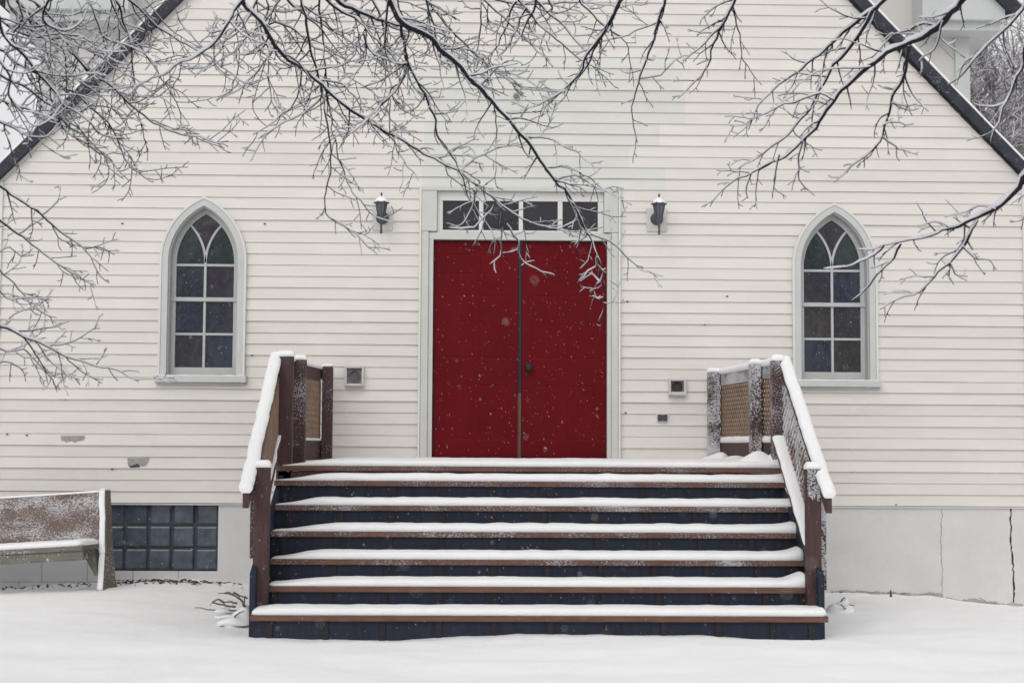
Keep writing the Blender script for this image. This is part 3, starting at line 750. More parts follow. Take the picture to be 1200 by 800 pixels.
# landing deck
lx0=P(323.5,547,LY).x; lx1=P(921.5,547,LY).x
mb=MB(); yy=LY
while yy<WALL-.03:
    mb.box(lx0,lx1,yy,min(yy+.138,WALL-.025),LZ-.038,LZ); yy+=.143
dk=mb.build('deck', m_treadf, stairs, bevel=.004)
snow_on((lx0+.01,(LY+WALL-.02)/2,LZ),(lx1-.01,(LY+WALL-.02)/2,LZ),WALL-.03-LY,.050,parent=dk,seg=.06,over=.010,power=9,endr=.05,prof=40,seed=31,tfun=drift(0,.10,.7,.06,1,.14),amp=.10)
for cxp,Yd,rad,hh in ((889,LY+.20,.11,.095),(912,LY+.13,.085,.10),(899,LY+.16,.10,.05),(842,LY+1.85,.10,.07),(866,LY+1.2,.12,.045)):
    X=P(cxp,540,Yd).x; mb=MB(); mb.lathe([(rad*1.7,-.02),(rad*1.35,hh*.15),(rad*.95,hh*.42),(rad*.55,hh*.78),(rad*.25,hh*.96),(.006,hh)],(X,Yd,LZ+.04),'z',18)
    mb.v=[tuple(Vector(v)+Vector((nz(v[0]*9,v[1]*9,1),nz(v[0]*9,v[1]*9,5),nz(v[0]*12,v[1]*12,9)*.6))*.03) for v in mb.v]
    mb.build('snow', m_snow, dk, smooth=True)
mb=MB(); mb.box(lx0+.01,lx1-.01,LY+.02,LY+.058,tz[0]-.10,LZ-.04); mb.build('rim_joist', m_wood, stairs, bevel=.004)
# stringers, boards coloured as the shade in the open risers, skirts
for px in (331,393,455,517,578,640,702,764,824,884,926):
    X=P(px,655,10.9).x; mb=MB()
    poly=[]
    pts=[(YT[0]+.30,tz[0]-TH-.30),(YT[5]+.03,-.10),(YT[5]+.03,tz[5]-TH)]
    for i in range(5,0,-1):
        pts += [(YT[i-1]+.03,tz[i]-TH),(YT[i-1]+.03,tz[i-1]-TH)]
    pts += [(YT[0]+.30,tz[0]-TH)]
    n=len(mb.v); k=len(pts)
    for xx in (X-.019,X+.019): mb.v += [(xx,a,b_) for a,b_ in pts]
    mb.face([n+i for i in range(k)]); mb.face([n+k+i for i in reversed(range(k))])
    for i in range(k): j=(i+1)%k; mb.face((n+j,n+i,n+k+i,n+k+j))
    mb.build('stringer', m_string, stairs)
for i in range(6):
    y=YT[i]+.11; ztop=tz[i]-TH-.002; zbot=(tz[i+1]+.0 if i<5 else -.12)
    mb=MB(); mb.box(P(297.5,690,10.3).x,P(960.5,690,10.3).x,YT[i]+.042,YT[i]+.055,zbot-.02 if i<5 else zbot,ztop-.001); mb.build('riser_shade_board', m_navy, stairs)  # dark board stands in for the shade inside an open riser
mb=MB()
mb.box(lx0+.03,lx1-.03,LY+.30,LY+.32,-.2,LZ-.05); mb.build('under_deck_shade_panel', m_navy, stairs)  # added dark sheet that keeps the space under the steps shaded
for s,px in ((-1,296.5),(1,961.5)):
    X=P(px,690,10.3).x
    mb=MB(); pts=[(YT[5]+.06,-.15),(YT[5]+.06,.40),(LY+.05,LZ-.06),(WALL-.05,LZ-.06),(WALL-.05,-.35)]
    n=0; k=5
    for xx in (X-.018,X+.018): mb.v += [(xx,a,b_) for a,b_ in pts]
    mb.face([i for i in range(k)]); mb.face([k+i for i in reversed(range(k))])
    for i in range(k): j=(i+1)%k; mb.face((j,i,k+i,k+j))
    mb.build('side_skirt', m_navy if s<0 else m_navy, stairs)

# railings: posts, sloping rails, landing rails, lattice
def post(px0,px1,Y,ytop,zbot,m,cap=.045,dep=.10,warm=None):
    x0=P(px0,480,Y).x; x1=P(px1,480,Y).x; zt=P((px0+px1)/2,ytop,Y).z
    mb=MB(); mb.box(x0,x1,Y,Y+dep,zbot,zt); p=mb.build('post', m, stairs, bevel=.005)
    if cap: snow_cap(x0,x1,Y,Y+dep,zt,cap,p,seed=int(px0))
    return x0,x1,zt
def solve_y(px, xa, ya, pxb, yb):   # depth so that a post seen at px stands on the straight line from (xa,ya) to the wall post
    xb=P(pxb,480,yb).x; lo,hi=ya,yb
    for _ in range(40):
        m_=(lo+hi)/2; xl=xa+(xb-xa)*(m_-ya)/(yb-ya); xp=P(px,480,m_).x
        if abs(xp)>abs(xl): hi=m_
        else: lo=m_
    return (lo+hi)/2
def lattice(p00,p10,p11,p01,pitch,wd,m,depth,style,name='lattice_panel'):
    """crossed slats filling the quad p00 p10 p11 p01 (bottom a, bottom b, top b, top a)"""
    mb=MB(); a,b_,c,d=[Vector(p) for p in (p00,p10,p11,p01)]
    n=(b_-a).cross(d-a).normalized()
    W_=((b_-a).length+(c-d).length)/2; H_=((d-a).length+(c-b_).length)/2
    def pt(u,v,o): return (a*(1-u)+b_*u)*(1-v)+(d*(1-u)+c*u)*v+n*o
    def slat(u0,v0,u1,v1,o): mb.beam(pt(u0,v0,o),pt(u1,v1,o),wd,.005,upv=tuple(n))
    if style=='grid':
        k=max(2,int(W_/pitch))
        for i in range(k+1): slat(i/k,0,i/k,1,.004)
        k=max(2,int(H_/pitch))
        for i in range(k+1): slat(0,i/k,1,i/k,-.004)
    else:
        q=-H_
        while q<W_:
            # line x=q+t, y=t (t 0..H)
            t0=max(0,-q); t1=min(H_,W_-q)
            if t1-t0>.02:
                slat((q+t0)/W_,t0/H_,(q+t1)/W_,t1/H_,.004); slat(1-(q+t0)/W_,t0/H_,1-(q+t1)/W_,t1/H_,-.004)
            q+=pitch*1.414
    return mb.build(name,m,stairs)

RAIL={}
for side,(f0,f1,m0,m1,b0,b1,ft,mt,bt,mF,mM,mB,mL,n0,n1,nt_) in {
  'l':(324.5,342.5,344,357.5,377,389,417.5,421.5,429.5,m_wood,m_woodf,m_woodf,m_lat,299.5,316.5,547.5),
  'r':(905.5,919,880,892.5,830.5,844,422.5,426.5,436,m_woodM,m_woodM,m_woodF,m_lat,945.5,961.5,549.5)}.items():
    s=-1 if side=='l' else 1
    YFp=11.72; YB_=13.86
    fc=(f0+f1)/2; xa=P(fc,480,YFp).x
    YM=solve_y((m0+m1)/2,xa,YFp,(b0+b1)/2,YB_)
    YM=min(max(YM,YFp+.55),YB_-.7)
    F=post(f0,f1,YFp,ft,.0,mF,.05)
    Mi=post(m0,m1,YM,mt,LZ-.02,mM,.045)
    B=post(b0,b1,YB_,bt,LZ-.02,mB,.04 if side=='r' else .03)
    Ne=post(n0,n1,10.36,nt_,tz[5]+.002,m_wood,.05)
    if side=='r':   # wind-packed frost on the head of the newel post
        mb=MB(); nn_=22; q=random.Random(4)
        for i in range(nn_):
            xa_=Ne[0]+(Ne[1]-Ne[0])*i/nn_; xb_=Ne[0]+(Ne[1]-Ne[0])*(i+1)/nn_; zl=Ne[2]-.17-.05*q.random()-.04*nz(i*.4,2)
            mb.box(xa_,xb_,10.3565,10.3593,zl,Ne[2]-.004)
        mb.build('frost_crust', m_woodM, stairs)
    cx=lambda q:(q[0]+q[1])/2
    # landing rails between posts
    for (A,ya,Bp,yb) in ((F,YFp,Mi,YM),(Mi,YM,B,YB_)):
        ox=s*.072; a=Vector((cx(A)+ox,ya+.02,A[2]-.02)); b_=Vector((cx(Bp)+ox,yb+(.02 if Bp is Mi else .09),Bp[2]-.02))
        mb=MB(); mb.beam(a-Vector((0,0,.05)),b_-Vector((0,0,.05)),.038,.10); tr=mb.build('top_rail', m_wood if side=='l' else m_woodF, stairs, bevel=.004)
        snow_on(a+Vector((0,.0,0)),b_,.055,.035 if side=='l' else .06,parent=tr,seg=.05,over=.012,endr=.03,seed=int(abs(ya)*7),power=2.6)
        zb=LZ+.20
        a2=Vector((cx(A)+ox,ya+.02,zb)); b2=Vector((cx(Bp)+ox,yb+(.02 if Bp is Mi else .09),zb))
        mb=MB(); mb.beam(a2-Vector((0,0,.09)),b2-Vector((0,0,.09)),.038,.17); br_=mb.build('bottom_rail', m_wood, stairs, bevel=.004)
        snow_on(a2-Vector((0,0,.005)),b2-Vector((0,0,.005)),.045,.022 if side=='l' else .055,parent=br_,seg=.05,over=.008,endr=.03,seed=int(abs(ya)*5),power=2.6)
        lattice(a2,b2,b_-Vector((0,0,.10)),a-Vector((0,0,.10)),.052,.024 if side=='l' else .027,mL,.01,'grid' if side=='l' else 'cross')
        # bare inner nailing strip seen against the post
        mb=MB(); mb.beam(a2+Vector((-s*.035,.105,-.15)),a+Vector((-s*.035,.105,-.12)),.02,.035,upv=(0,1,0)); mb.build('nailing_strip', m_warm, stairs)
    # sloping hand rail on the outer side of the posts
    hx_top=F[0]-.022 if s<0 else F[1]+.022
    ylo=10.17
    hx_bot=P(288 if s<0 else 971.3,585,ylo).x
    zlo=P(600,578 if s<0 else 581,ylo).z; zhi=F[2]+.0
    a=Vector((hx_bot,ylo,zlo)); b_=Vector((hx_top,YFp+.10,zhi))
    tdir=(b_-a).normalized(); sd_=tdir.cross(Vector((0,0,1))).normalized(); un=sd_.cross(tdir)
    mb=MB()
    # plumb-cut ends
    hw=.021; dz=.105
    mb.hexa([a+Vector((-hw,0,-dz)),a+Vector((hw,0,-dz)),b_+Vector((hw,0,-dz)),b_+Vector((-hw,0,-dz)),a+Vector((-hw,0,0)),a+Vector((hw,0,0)),b_+Vector((hw,0,0)),b_+Vector((-hw,0,0))])
    hr=mb.build('hand_rail', m_wood, stairs, bevel=.004)
    snow_on(a-tdir*.01,b_+tdir*.02,.07,.055,parent=hr,upv=tuple(un),seg=.04,over=.014,power=2.6,endr=.05,seed=77+s,amp=.12)
    # sloping bottom rail and lattice between front post and newel
    xi_t=cx(F)+(-.045 if s<0 else 0); xi_b=cx(Ne)+(-.06 if s<0 else 0)
    zt2=P(600,518,YFp).z; 
    a2=Vector((xi_b,10.46,tz[5]+.80-.10)); b2=Vector((xi_t,YFp,LZ+.235))
    a2.z=b2.z-(YFp-10.46)*.60
    mb=MB(); mb.beam(a2-Vector((0,0,.02)),b2-Vector((0,0,.02)),.055 if s<0 else .09,.038,upv=(0,-.5,.86)); br2=mb.build('bottom_rail', m_wood, stairs, bevel=.004)
    t2=(b2-a2).normalized(); u2=t2.cross(Vector((0,0,1))).normalized().cross(t2)
    snow_on(a2,b2-t2*.01,.04 if s<0 else .085,.006 if s<0 else .04,parent=br2,upv=tuple(u2),seg=.05,over=.004 if s<0 else .012,power=2.8,endr=.04,seed=9+s)
    hxo=lambda y: hx_bot+(hx_top-hx_bot)*(y-ylo)/(YFp-ylo)
    zr=lambda y: zlo+(zhi-zlo)*(y-ylo)/(YFp+.1-ylo)
    ya_,yb_=10.40,YFp-.005; xo=-s*.03
    lattice((hxo(ya_)+xo,ya_,zr(ya_)-.70),(hxo(yb_)+xo,yb_,zr(yb_)-.72),(hxo(yb_)+xo,yb_,zr(yb_)-.10),(hxo(ya_)+xo,ya_,zr(ya_)-.10),.05,.024 if s<0 else .030,mL if s<0 else m_latF,.01,'grid' if s<0 else 'cross')
    # outer end board beside newel
    mb=MB(); e0,e1=((292.5,299) if s<0 else (962.5,968.5)); mb.box(P(e0,640,10.42).x,P(e1,640,10.42).x,10.42,10.46,P(600,655 if s<0 else 690,10.42).z,zr(10.42)-.08); mb.build('end_board', m_woodf if s<0 else m_woodM, stairs, bevel=.003)
    # newel foot snow
    RAIL[side]=(F,Mi,B,Ne)

# ------------------------------------------------------------------ BENCH
bt=bpy.data.objects.new('bench',None); COL.objects.link(bt); bt['_local']=1
bp_=P(118,689,13.3); bt.location=(bp_.x,13.3,gz(bp_.x,13.3)+.0)
bt['label']='weathered plank bench dusted with snow at the foot of the church wall'; bt['category']='bench'
bt.rotation_euler=(0,R(-4.0),R(-13))
K=1/135.0
def bpart(fn,name,m,bev=.004,par=None):
    mb=MB(); fn(mb); return mb.build(name,m,par or bt,bevel=bev)
BL=2.1
def end(mb,x):
    # profile in (y,z): board end, front edge leaning back
    pts=[(-.08,-.06),(.24,-.06),(.20,.05),(.165,.28),(.165,.84),(.06,.84),(.010,.30)]
    k=len(pts)
    for xx in (x,x+.05): mb.v += [(xx,a,b_) for a,b_ in pts]
    n=len(mb.v)-2*k
    mb.face([n+i for i in range(k)][::-1]); mb.face([n+k+i for i in range(k)])
    for i in range(k): j=(i+1)%k; mb.face((n+i,n+j,n+k+j,n+k+i))
for x in (.0,-BL):
    e_=bpart(lambda mb:end(mb,x),'end_board',m_bside)
    snow_on((x+.025,.055,.845),(x+.025,.15,.845),.05,.012,parent=e_,seg=.02,over=.002,endr=.02)
    # snow stuck on the front edge
    snow_on((x+.025,.060,.84),(x+.025,.010,.30),.048,.014,parent=e_,upv=(0,-1,0),seg=.03,over=.003,endr=.02,amp=.25,seed=3)
    snow_on((x+.025,.010,.30),(x+.025,-.058,.0),.048,.014,parent=e_,upv=(0,-1,0),seg=.03,over=.003,endr=.02,amp=.25,seed=4)
for z0,z1,y in ((.425,.616,.0565),(.618,.825,.075)):
    def bk(mb,z0=z0,z1=z1,y=y):
        mb.hexa([(-BL+.05,y,z0),(-.002,y,z0),(-.002,y+.028,z0),(-BL+.05,y+.028,z0),(-BL+.05,y+.02,z1),(-.002,y+.02,z1),(-.002,y+.048,z1),(-BL+.05,y+.048,z1)])
    bb=bpart(bk,'back_board',m_benchw)
    if z0>.5: snow_on((-BL+.06,y+.034,z1),(-.01,y+.034,z1),.03,.016,parent=bb,seg=.05,over=.003,endr=.03,seed=8)
st=bpart(lambda mb: mb.box(-BL+.05,-.002,-.30,.05,.35,.39),'seat',m_benchg)
snow_on((-BL+.05,-.125,.39),(-.004,-.125,.39),.34,.05,parent=st,seg=.06,over=.008,power=4,endr=.06,seed=12)
bpart(lambda mb: mb.box(-BL+.05,-.004,-.285,-.255,.27,.348),'seat_apron',m_benchg)
bpart(lambda mb: mb.hexa([(-.03,-.04,.12),(-.001,-.04,.12),(-.001,.05,.12),(-.03,.05,.12),(-.15,-.04,.345),(-.03,-.04,.345),(-.03,.05,.345),(-.15,.05,.345)]),'brace',m_benchg)

# ------------------------------------------------------------------ small growth & litter
def stalks(name,label,px,py,Y,specs,seed,lump=None,rock=None):
    p=P(px,py,Y); base=Vector((p.x,Y,gz(p.x,Y))); t=thing(name,label,'plant',tuple(base)); r=random.Random(seed)
    mb=MB(); sn=MB()
    for (x0,y0,x1,y1,bend) in specs:
        a=P(x0,y0,Y+r.uniform(-.06,.06)); b_=P(x1,y1,Y+r.uniform(-.2,.15)); pts=[]
        for i in range(9):
            u=i/8; q=a.lerp(b_,u)+Vector((0,0,bend*.6*math.sin(u*math.pi)))+Vector((r.uniform(-.004,.004),0,r.uniform(-.004,.004))); pts.append(q)
        mb.tube(pts,[.0075-.004*i/8 for i in range(9)],5)
        sn.tube([q+Vector((0,.002,.007)) for q in pts],[.001+.0045*max(0,r.random()-.25) for _ in pts],5)
    mb.build('stem',m_weed,t); sn.build('snow',m_snow,t,smooth=True)
    if lump:
        for (lx,ly,rw,rh) in lump:
            q=P(lx,ly,Y); o=MB(); sg=18
            prof=[(rw*math.cos(a_)*(1+.0),rh*math.sin(a_)) for a_ in [math.pi/2*i/6 for i in range(7)]]; prof[-1]=(.004,rh)
            o.lathe(prof,(q.x,Y,q.z-.02),'z',sg)
            o.v=[tuple(Vector(v)+Vector((nz(v[0]*9,v[1]*9,1),nz(v[1]*9,v[2]*9,4),nz(v[0]*11,v[2]*11,7)))*.035) for v in o.v]
            o.build('snow',m_snow,t,smooth=True)
    if rock:
        q=P(rock[0],rock[1],Y-.02); o=MB(); prof=[(.5,-.5),(.95,-.2),(1,.2),(.7,.6),(.1,.8)]
        o.lathe([(a_*rock[2],b2*rock[3]) for a_,b2 in prof],q,'z',9); o.v=[tuple(Vector(v)+Vector((1,1,1))*.025*nz(v[0]*20,v[1]*20,v[2]*20)) for v in o.v]
        o.build('root',rock[4],t,bevel=.006)
stalks('dead_shrub','dead snowy shrub with bent bare stalks beside the left foot of the steps',272,728,10.9,
  [(290,712,262,694,.05),(284,715,229,711,-.02),(276,711,248,706,.0),(288,716,270,696,.09),(281,722,266,733,0),(262,706,246,709,.05),(290,700,256,695,.02),(268,732,285,716,.03),(286,714,287,698,.02),(278,707,262,706,.015)],4,
  lump=[(277,727,.13,.07),(285,724,.09,.11),(268,719,.10,.025),(281,736,.16,.05),(262,712,.07,.02)],rock=(266,727,.055,.055,m_rock))
stalks('dead_shrub','low snow covered shrub stub beside the right foot of the steps',985,720,11.6,
  [(990,728,978,712,.02),(986,720,975,722,.02),(985,715,1000,709,.03),(992,722,1003,716,.02),(980,716,990,700,.02),(996,724,985,708,.03)],6,
  lump=[(987,706,.05,.06),(985,720,.13,.09),(995,728,.16,.05),(977,733,.10,.06),(984,740,.12,.03)],rock=(985.5,694.5,.015,.016,m_rust))
r=random.Random(3); mb=MB()
for i in range(270):
    px=r.choice([r.uniform(0,120),r.uniform(120,285),r.uniform(130,260),r.uniform(140,230)]); Y=WALL-.03-abs(r.gauss(0,.16)); x=P(px,680,Y).x; z_=gz(x,Y)+.003
    c=Vector((x,Y,z_)); a=r.uniform(0,6.28); u=Vector((math.cos(a),math.sin(a),r.uniform(-.3,.6)))*r.uniform(.012,.034); v=Vector((-math.sin(a),math.cos(a),r.uniform(-.4,.5)))*r.uniform(.006,.018)
    n=len(mb.v); mb.v += [tuple(c-u),tuple(c-v*.9+Vector((0,0,.004))),tuple(c+u),tuple(c+v+Vector((0,0,.008)))]; mb.face((n,n+1,n+2,n+3))
tag(mb.build('dead_leaves', m_leaf), 'dead leaves scattered along the snowy foot of the left wall','leaves',kind='stuff')
mb=MB(); p=P(1043.5,699,13.9); mb.tube([Vector((p.x,13.9,p.z-.06)),Vector((p.x+.004,13.9,p.z+.0)),Vector((p.x-.002,13.88,p.z+.065))],[.016,.012,.004],6); tag(mb.build('dead_stub',m_rock),'tiny dark stub poking from the snow by the right wall','stub')
#BRANCHES
# ------------------------------------------------------------------ FOREGROUND TREES
BR = {
 'left': [
  # (depth0, depth1, r0, r1, twig density, twig length, snow, points)
  (7.4,7.9,.0085,.0022,1.0,.30,1.0,[(20,0),(38,22),(64,50),(86,66),(108,87),(130,101),(152,120),(174,140),(200,153),(227,160),(267,172)]),
  (7.0,7.3,.0095,.003,1.0,.30,1.2,[(-6,8),(4,38),(20,58),(36,76),(58,102),(72,120),(86,128),(104,143),(118,158)]),
  (7.6,8.1,.0075,.0022,1.1,.28,1.0,[(-8,52),(26,78),(48,90),(70,100),(88,110),(108,128),(128,146),(140,170),(150,193),(180,213)]),
  (7.2,7.7,.006,.002,1.1,.25,1.0,[(-8,84),(18,96),(40,110),(60,122),(78,138),(94,154),(112,172),(130,192)]),
  (7.5,7.9,.006,.002,1.0,.25,1.1,[(-8,116),(30,128),(56,142),(76,152),(100,170),(128,186),(150,212)]),
  (7.9,8.0,.0045,.0018,.8,.20,.9,[(132,-4),(140,30),(140,60),(134,86),(130,112),(128,140),(122,168)]),
  (8.2,8.5,.0055,.0018,.7,.22,.7,[(128,-6),(142,30),(156,46),(168,60),(180,78),(190,94),(204,114),(214,134),(222,148)]),
  (8.4,8.6,.0045,.0016,.7,.2,.7,[(168,-6),(186,22),(206,40),(226,52),(240,62)]),
  (7.3,7.6,.0085,.002,.9,.28,1.7,[(290,-6),(277,7),(267,30),(255,46),(240,60),(213,73),(187,90),(167,97),(150,112)]),
  (6.9,7.2,.007,.0022,1.0,.25,1.5,[(60,-6),(50,14),(58,30),(80,36),(98,22),(104,0)]),
  (7.1,7.4,.0055,.002,1.1,.25,1.6,[(-6,20),(14,34),(40,44),(70,40),(100,46),(126,66),(150,76)]),
  (6.8,7.1,.006,.002,1.1,.25,1.6,[(-6,66),(12,90),(10,112),(24,130),(40,148),(60,140),(76,120)]),
  (7.0,7.4,.005,.002,1.1,.22,1.5,[(-6,140),(16,150),(34,160),(56,158),(72,146)]),
  (7.3,7.4,.005,.002,1.0,.22,1.3,[(100,-5),(112,20),(122,44),(146,52),(170,62),(180,50)]),
  (7.0,7.4,.0048,.002,1.2,.2,1.6,[(20,-4),(26,20),(16,46),(30,66),(52,70),(62,92)]),
  # lower left
  (7.6,8.0,.007,.0018,1.0,.22,1.1,[(-8,214),(0,220),(43,248),(70,272),(100,293),(113,317),(128,331)]),
  (7.9,8.2,.0045,.0016,.8,.15,1.0,[(98,292),(116,290),(134,298)]),
  (7.7,8.1,.006,.0018,1.0,.2,1.1,[(-8,252),(0,257),(33,283),(67,310),(87,323),(112,333)]),
  (7.8,8.2,.0045,.0016,.9,.18,1.0,[(-8,308),(0,317),(27,343),(43,363),(67,373)]),
  (7.3,7.7,.008,.0016,1.1,.24,1.3,[(-8,380),(0,383),(27,393),(60,410),(87,420),(120,430),(143,437),(163,448)]),
  (7.6,7.9,.0045,.0016,1.0,.2,1.2,[(-8,406),(8,412),(28,410),(44,424),(58,440),(78,444)]),
  (7.7,7.9,.004,.0016,1.0,.16,1.1,[(-8,300),(10,290),(24,300),(40,298)]),
  (7.7,7.9,.004,.0016,1.0,.16,1.1,[(-8,336),(8,348),(20,352),(40,350),(60,352)]),
  (7.5,7.8,.004,.0016,1.0,.16,1.2,[(-8,430),(6,424),(22,430),(30,446)]),
 ],
 'middle': [
  (7.6,8.3,.0125,.0016,.9,.26,1.0,[(278,-10),(287,5),(310,33),(327,60),(353,80),(377,100),(400,121),(433,143),(467,163),(497,180),(540,203),(567,223),(587,240),(613,257),(645,267),(690,275)]),
  (7.4,8.2,.0165,.0016,.8,.26,.9,[(448,-10),(455,0),(473,27),(500,43),(527,67),(547,87),(580,123),(607,153),(630,183),(650,210),(667,230),(683,260),(692,277),(699,297),(705,312),(706,340),(707,360),(702,376)]),
  (7.6,7.8,.012,.003,1.0,.26,1.2,[(386,-8),(400,3),(433,20),(455,28),(473,30),(502,34),(530,46)]),
  (7.9,8.1,.006,.0016,.9,.2,.9,[(433,-6),(443,13),(450,37),(453,77),(458,100),(455,133),(460,160),(470,184),(492,210)]),
  (7.7,8.2,.0085,.0016,.8,.2,.8,[(470,30),(477,73),(490,97),(507,133),(513,157),(530,183),(540,203),(552,236),(570,262),(580,280),(578,300)]),
  (7.8,8.1,.008,.0018,.9,.22,.9,[(352,-6),(358,20),(363,50),(373,87),(383,140),(388,187),(384,217),(381,250),(400,262),(420,278),(440,298)]),
  (8.0,8.2,.0065,.0018,.9,.2,.9,[(373,-6),(378,40),(382,83),(387,130),(393,170),(404,206),(421,236),(437,252),(458,262)]),
  (8.1,8.5,.006,.0016,.9,.22,1.2,[(497,-5),(523,30),(543,50),(563,70),(600,97),(633,107),(664,110)]),
  (8.0,8.1,.004,.0015,.8,.14,.7,[(580,125),(582,160),(580,200),(582,222)]),
  (7.7,7.8,.006,.002,1.0,.22,1.3,[(425,40),(440,64),(470,76),(478,76),(468,100),(450,120),(432,140),(408,158)]),
  (7.9,8.2,.0055,.0018,1.0,.22,1.0,[(310,34),(322,26),(345,36),(364,52),(390,66),(410,92),(434,104),(446,124)]),
  (7.8,8.0,.0065,.0018,1.0,.22,1.3,[(476,74),(470,98),(452,118),(434,134),(420,150),(396,160),(380,172)]),
  (7.8,8.0,.005,.0016,.9,.18,1.1,[(353,82),(352,104),(344,122),(330,136),(314,148),(296,158)]),
  (7.8,8.0,.005,.0016,.9,.18,1.1,[(378,102),(376,116),(362,128),(342,140),(322,150),(308,164),(294,188)]),
  (8.2,8.4,.0045,.0016,.9,.18,1.0,[(280,14),(276,36),(281,60),(278,82),(272,108)]),
  (8.0,8.3,.005,.0016,.9,.18,1.1,[(324,50),(318,64),(306,76),(296,92),(276,108),(260,114)]),
  (8.1,8.3,.0045,.0016,1.0,.2,1.2,[(300,2),(326,14),(354,12),(380,18),(410,16),(440,22)]),
  (8.0,8.4,.005,.0016,1.0,.2,1.2,[(500,44),(522,54),(556,62),(580,84),(604,88),(640,108)]),
  (8.0,8.4,.0045,.0016,1.0,.2,1.1,[(540,204),(552,190),(574,178),(596,168),(612,158)]),
  (7.9,8.2,.0045,.0014,.7,.15,1.0,[(650,212),(672,206),(690,215),(712,226),(728,232)]),
  (7.9,8.2,.0045,.0014,.7,.15,1.0,[(640,196),(664,196),(690,208),(702,218),(716,228),(740,240)]),
  (8.0,8.3,.0045,.0014,.7,.15,1.0,[(692,274),(716,284),(732,298),(748,314),(776,324)]),
  (7.9,8.1,.0045,.0014,.8,.16,1.1,[(618,160),(648,164),(662,172),(680,182),(696,196)]),
  (7.9,8.0,.0045,.0016,.6,.11,1.0,[(666,232),(676,250),(670,262),(654,270)]),
  (7.9,8.0,.0045,.0016,.6,.11,1.0,[(570,226),(580,236),(574,248),(564,258),(556,266),(528,268)]),
  (7.9,8.0,.0045,.0016,.6,.11,1.0,[(556,222),(554,242),(546,258),(530,268)]),
  (7.9,8.1,.0045,.0016,.6,.11,1.0,[(587,244),(588,264),(588,284),(586,300),(574,310)]),
  (7.9,8.1,.0045,.0016,.6,.11,1.0,[(593,262),(606,282),(608,298),(620,310),(636,318),(650,323)]),
  (7.9,8.1,.0045,.0016,.6,.1,1.0,[(700,300),(698,312),(690,318),(679,329)]),
  (7.9,8.1,.0045,.0016,.6,.1,1.0,[(706,318),(704,330),(692,322+0),(680,330)]),
  (7.9,8.1,.004,.0016,.6,.1,1.0,[(707,350),(702,352),(694,347)]),
 ],
 'right': [
  (7.0,7.9,.021,.0018,.9,.24,1.25,[(1134,-8),(1128,0),(1110,20),(1093,37),(1067,50),(1040,63),(1017,80),(993,100),(977,117),(960,143),(940,167),(920,182),(890,197),(867,210),(843,227),(832,243)]),
  (7.3,8.0,.013,.0018,.9,.22,1.25,[(1046,-8),(1037,0),(1013,20),(987,40),(967,60),(940,80),(913,100),(890,123),(877,153)]),
  (7.4,8.0,.011,.0018,.9,.22,1.2,[(1023,13),(1010,37),(990,63),(973,83),(957,113),(940,140),(917,163),(890,183),(867,197),(852,208)]),
  (7.2,7.8,.010,.0016,.8,.2,1.2,[(1064,54),(1060,87),(1048,113),(1040,140),(1030,167),(1013,183),(997,197),(978,214)]),
  (6.6,7.0,.008,.003,.5,.2,1.3,[(1204,2),(1200,10),(1183,30),(1160,50),(1140,73),(1123,90),(1112,100)]),
  (6.6,6.9,.008,.003,.5,.2,1.4,[(1204,50),(1200,57),(1197,83),(1183,110),(1170,143),(1160,170)]),
  (6.9,7.5,.015,.0024,.7,.2,1.5,[(1210,200),(1200,208),(1194,220),(1180,235),(1165,246),(1147,255),(1125,264),(1110,267),(1090,275),(1072,280),(1055,284),(1035,287),(1022,295)]),
  (7.2,7.5,.0095,.0016,.9,.18,1.3,[(1145,257),(1137,275),(1127,292),(1112,307),(1100,320),(1085,335),(1070,345),(1050,352),(1031,364)]),
  (7.1,7.3,.0065,.003,.4,.11,1.0,[(1055,286),(1047,302),(1035,317),(1020,332),(1007,345),(999,352)]),
  (7.1,7.3,.006,.002,.4,.11,1.0,[(1036,288),(1025,300),(1007,307),(987,314),(965,315)]),
  (7.9,8.2,.0095,.0016,1.0,.2,1.2,[(863,-6),(853,20),(843,33),(826,50),(812,64),(800,72)]),
  (8.0,8.3,.009,.0016,1.0,.2,1.2,[(858,10),(850,23),(837,53),(827,83),(810,100),(796,116)]),
  (8.0,8.3,.005,.0016,.7,.16,.9,[(857,13),(867,40),(870,67),(880,83),(892,100)]),
  (7.7,8.2,.0125,.0016,.9,.22,1.4,[(736,-8),(723,10),(710,37),(700,50),(687,67),(680,87),(660,107),(633,122),(604,132)]),
  (7.9,8.3,.0085,.0016,.9,.2,1.1,[(726,6),(712,28),(702,48),(690,72),(674,96),(650,112),(628,124)]),
  (7.7,8.1,.009,.0016,.7,.2,1.1,[(781,-6),(770,30),(760,63),(750,90),(743,117),(740,140),(747,167)]),
  (7.9,8.2,.006,.0016,.9,.18,1.0,[(606,-4),(613,7),(633,30),(653,47),(677,67),(700,83),(717,97)]),
  (8.0,8.3,.006,.0016,.9,.18,1.0,[(674,-5),(700,23),(720,40),(733,50),(738,77),(736,96)]),
  (7.9,8.1,.007,.002,.9,.18,1.3,[(604,2),(596,24),(588,44),(580,60),(570,70)]),
  (7.9,8.1,.006,.002,.9,.18,1.3,[(616,10),(604,36),(596,54),(586,66)]),
  (8.0,8.2,.006,.002,1.0,.18,1.2,[(560,-5),(600,5),(630,6),(680,3),(720,8),(760,6)]),
  (7.9,8.1,.0045,.0016,.8,.18,1.0,[(776,24),(752,34),(730,44),(706,50),(690,56)]),
  (8.0,8.2,.0045,.0016,.8,.18,1.0,[(748,92),(774,88),(790,72),(806,64)]),
  (7.2,7.6,.007,.0016,.9,.2,1.3,[(1098,32),(1082,28),(1064,36),(1044,44),(1030,60),(1020,70)]),
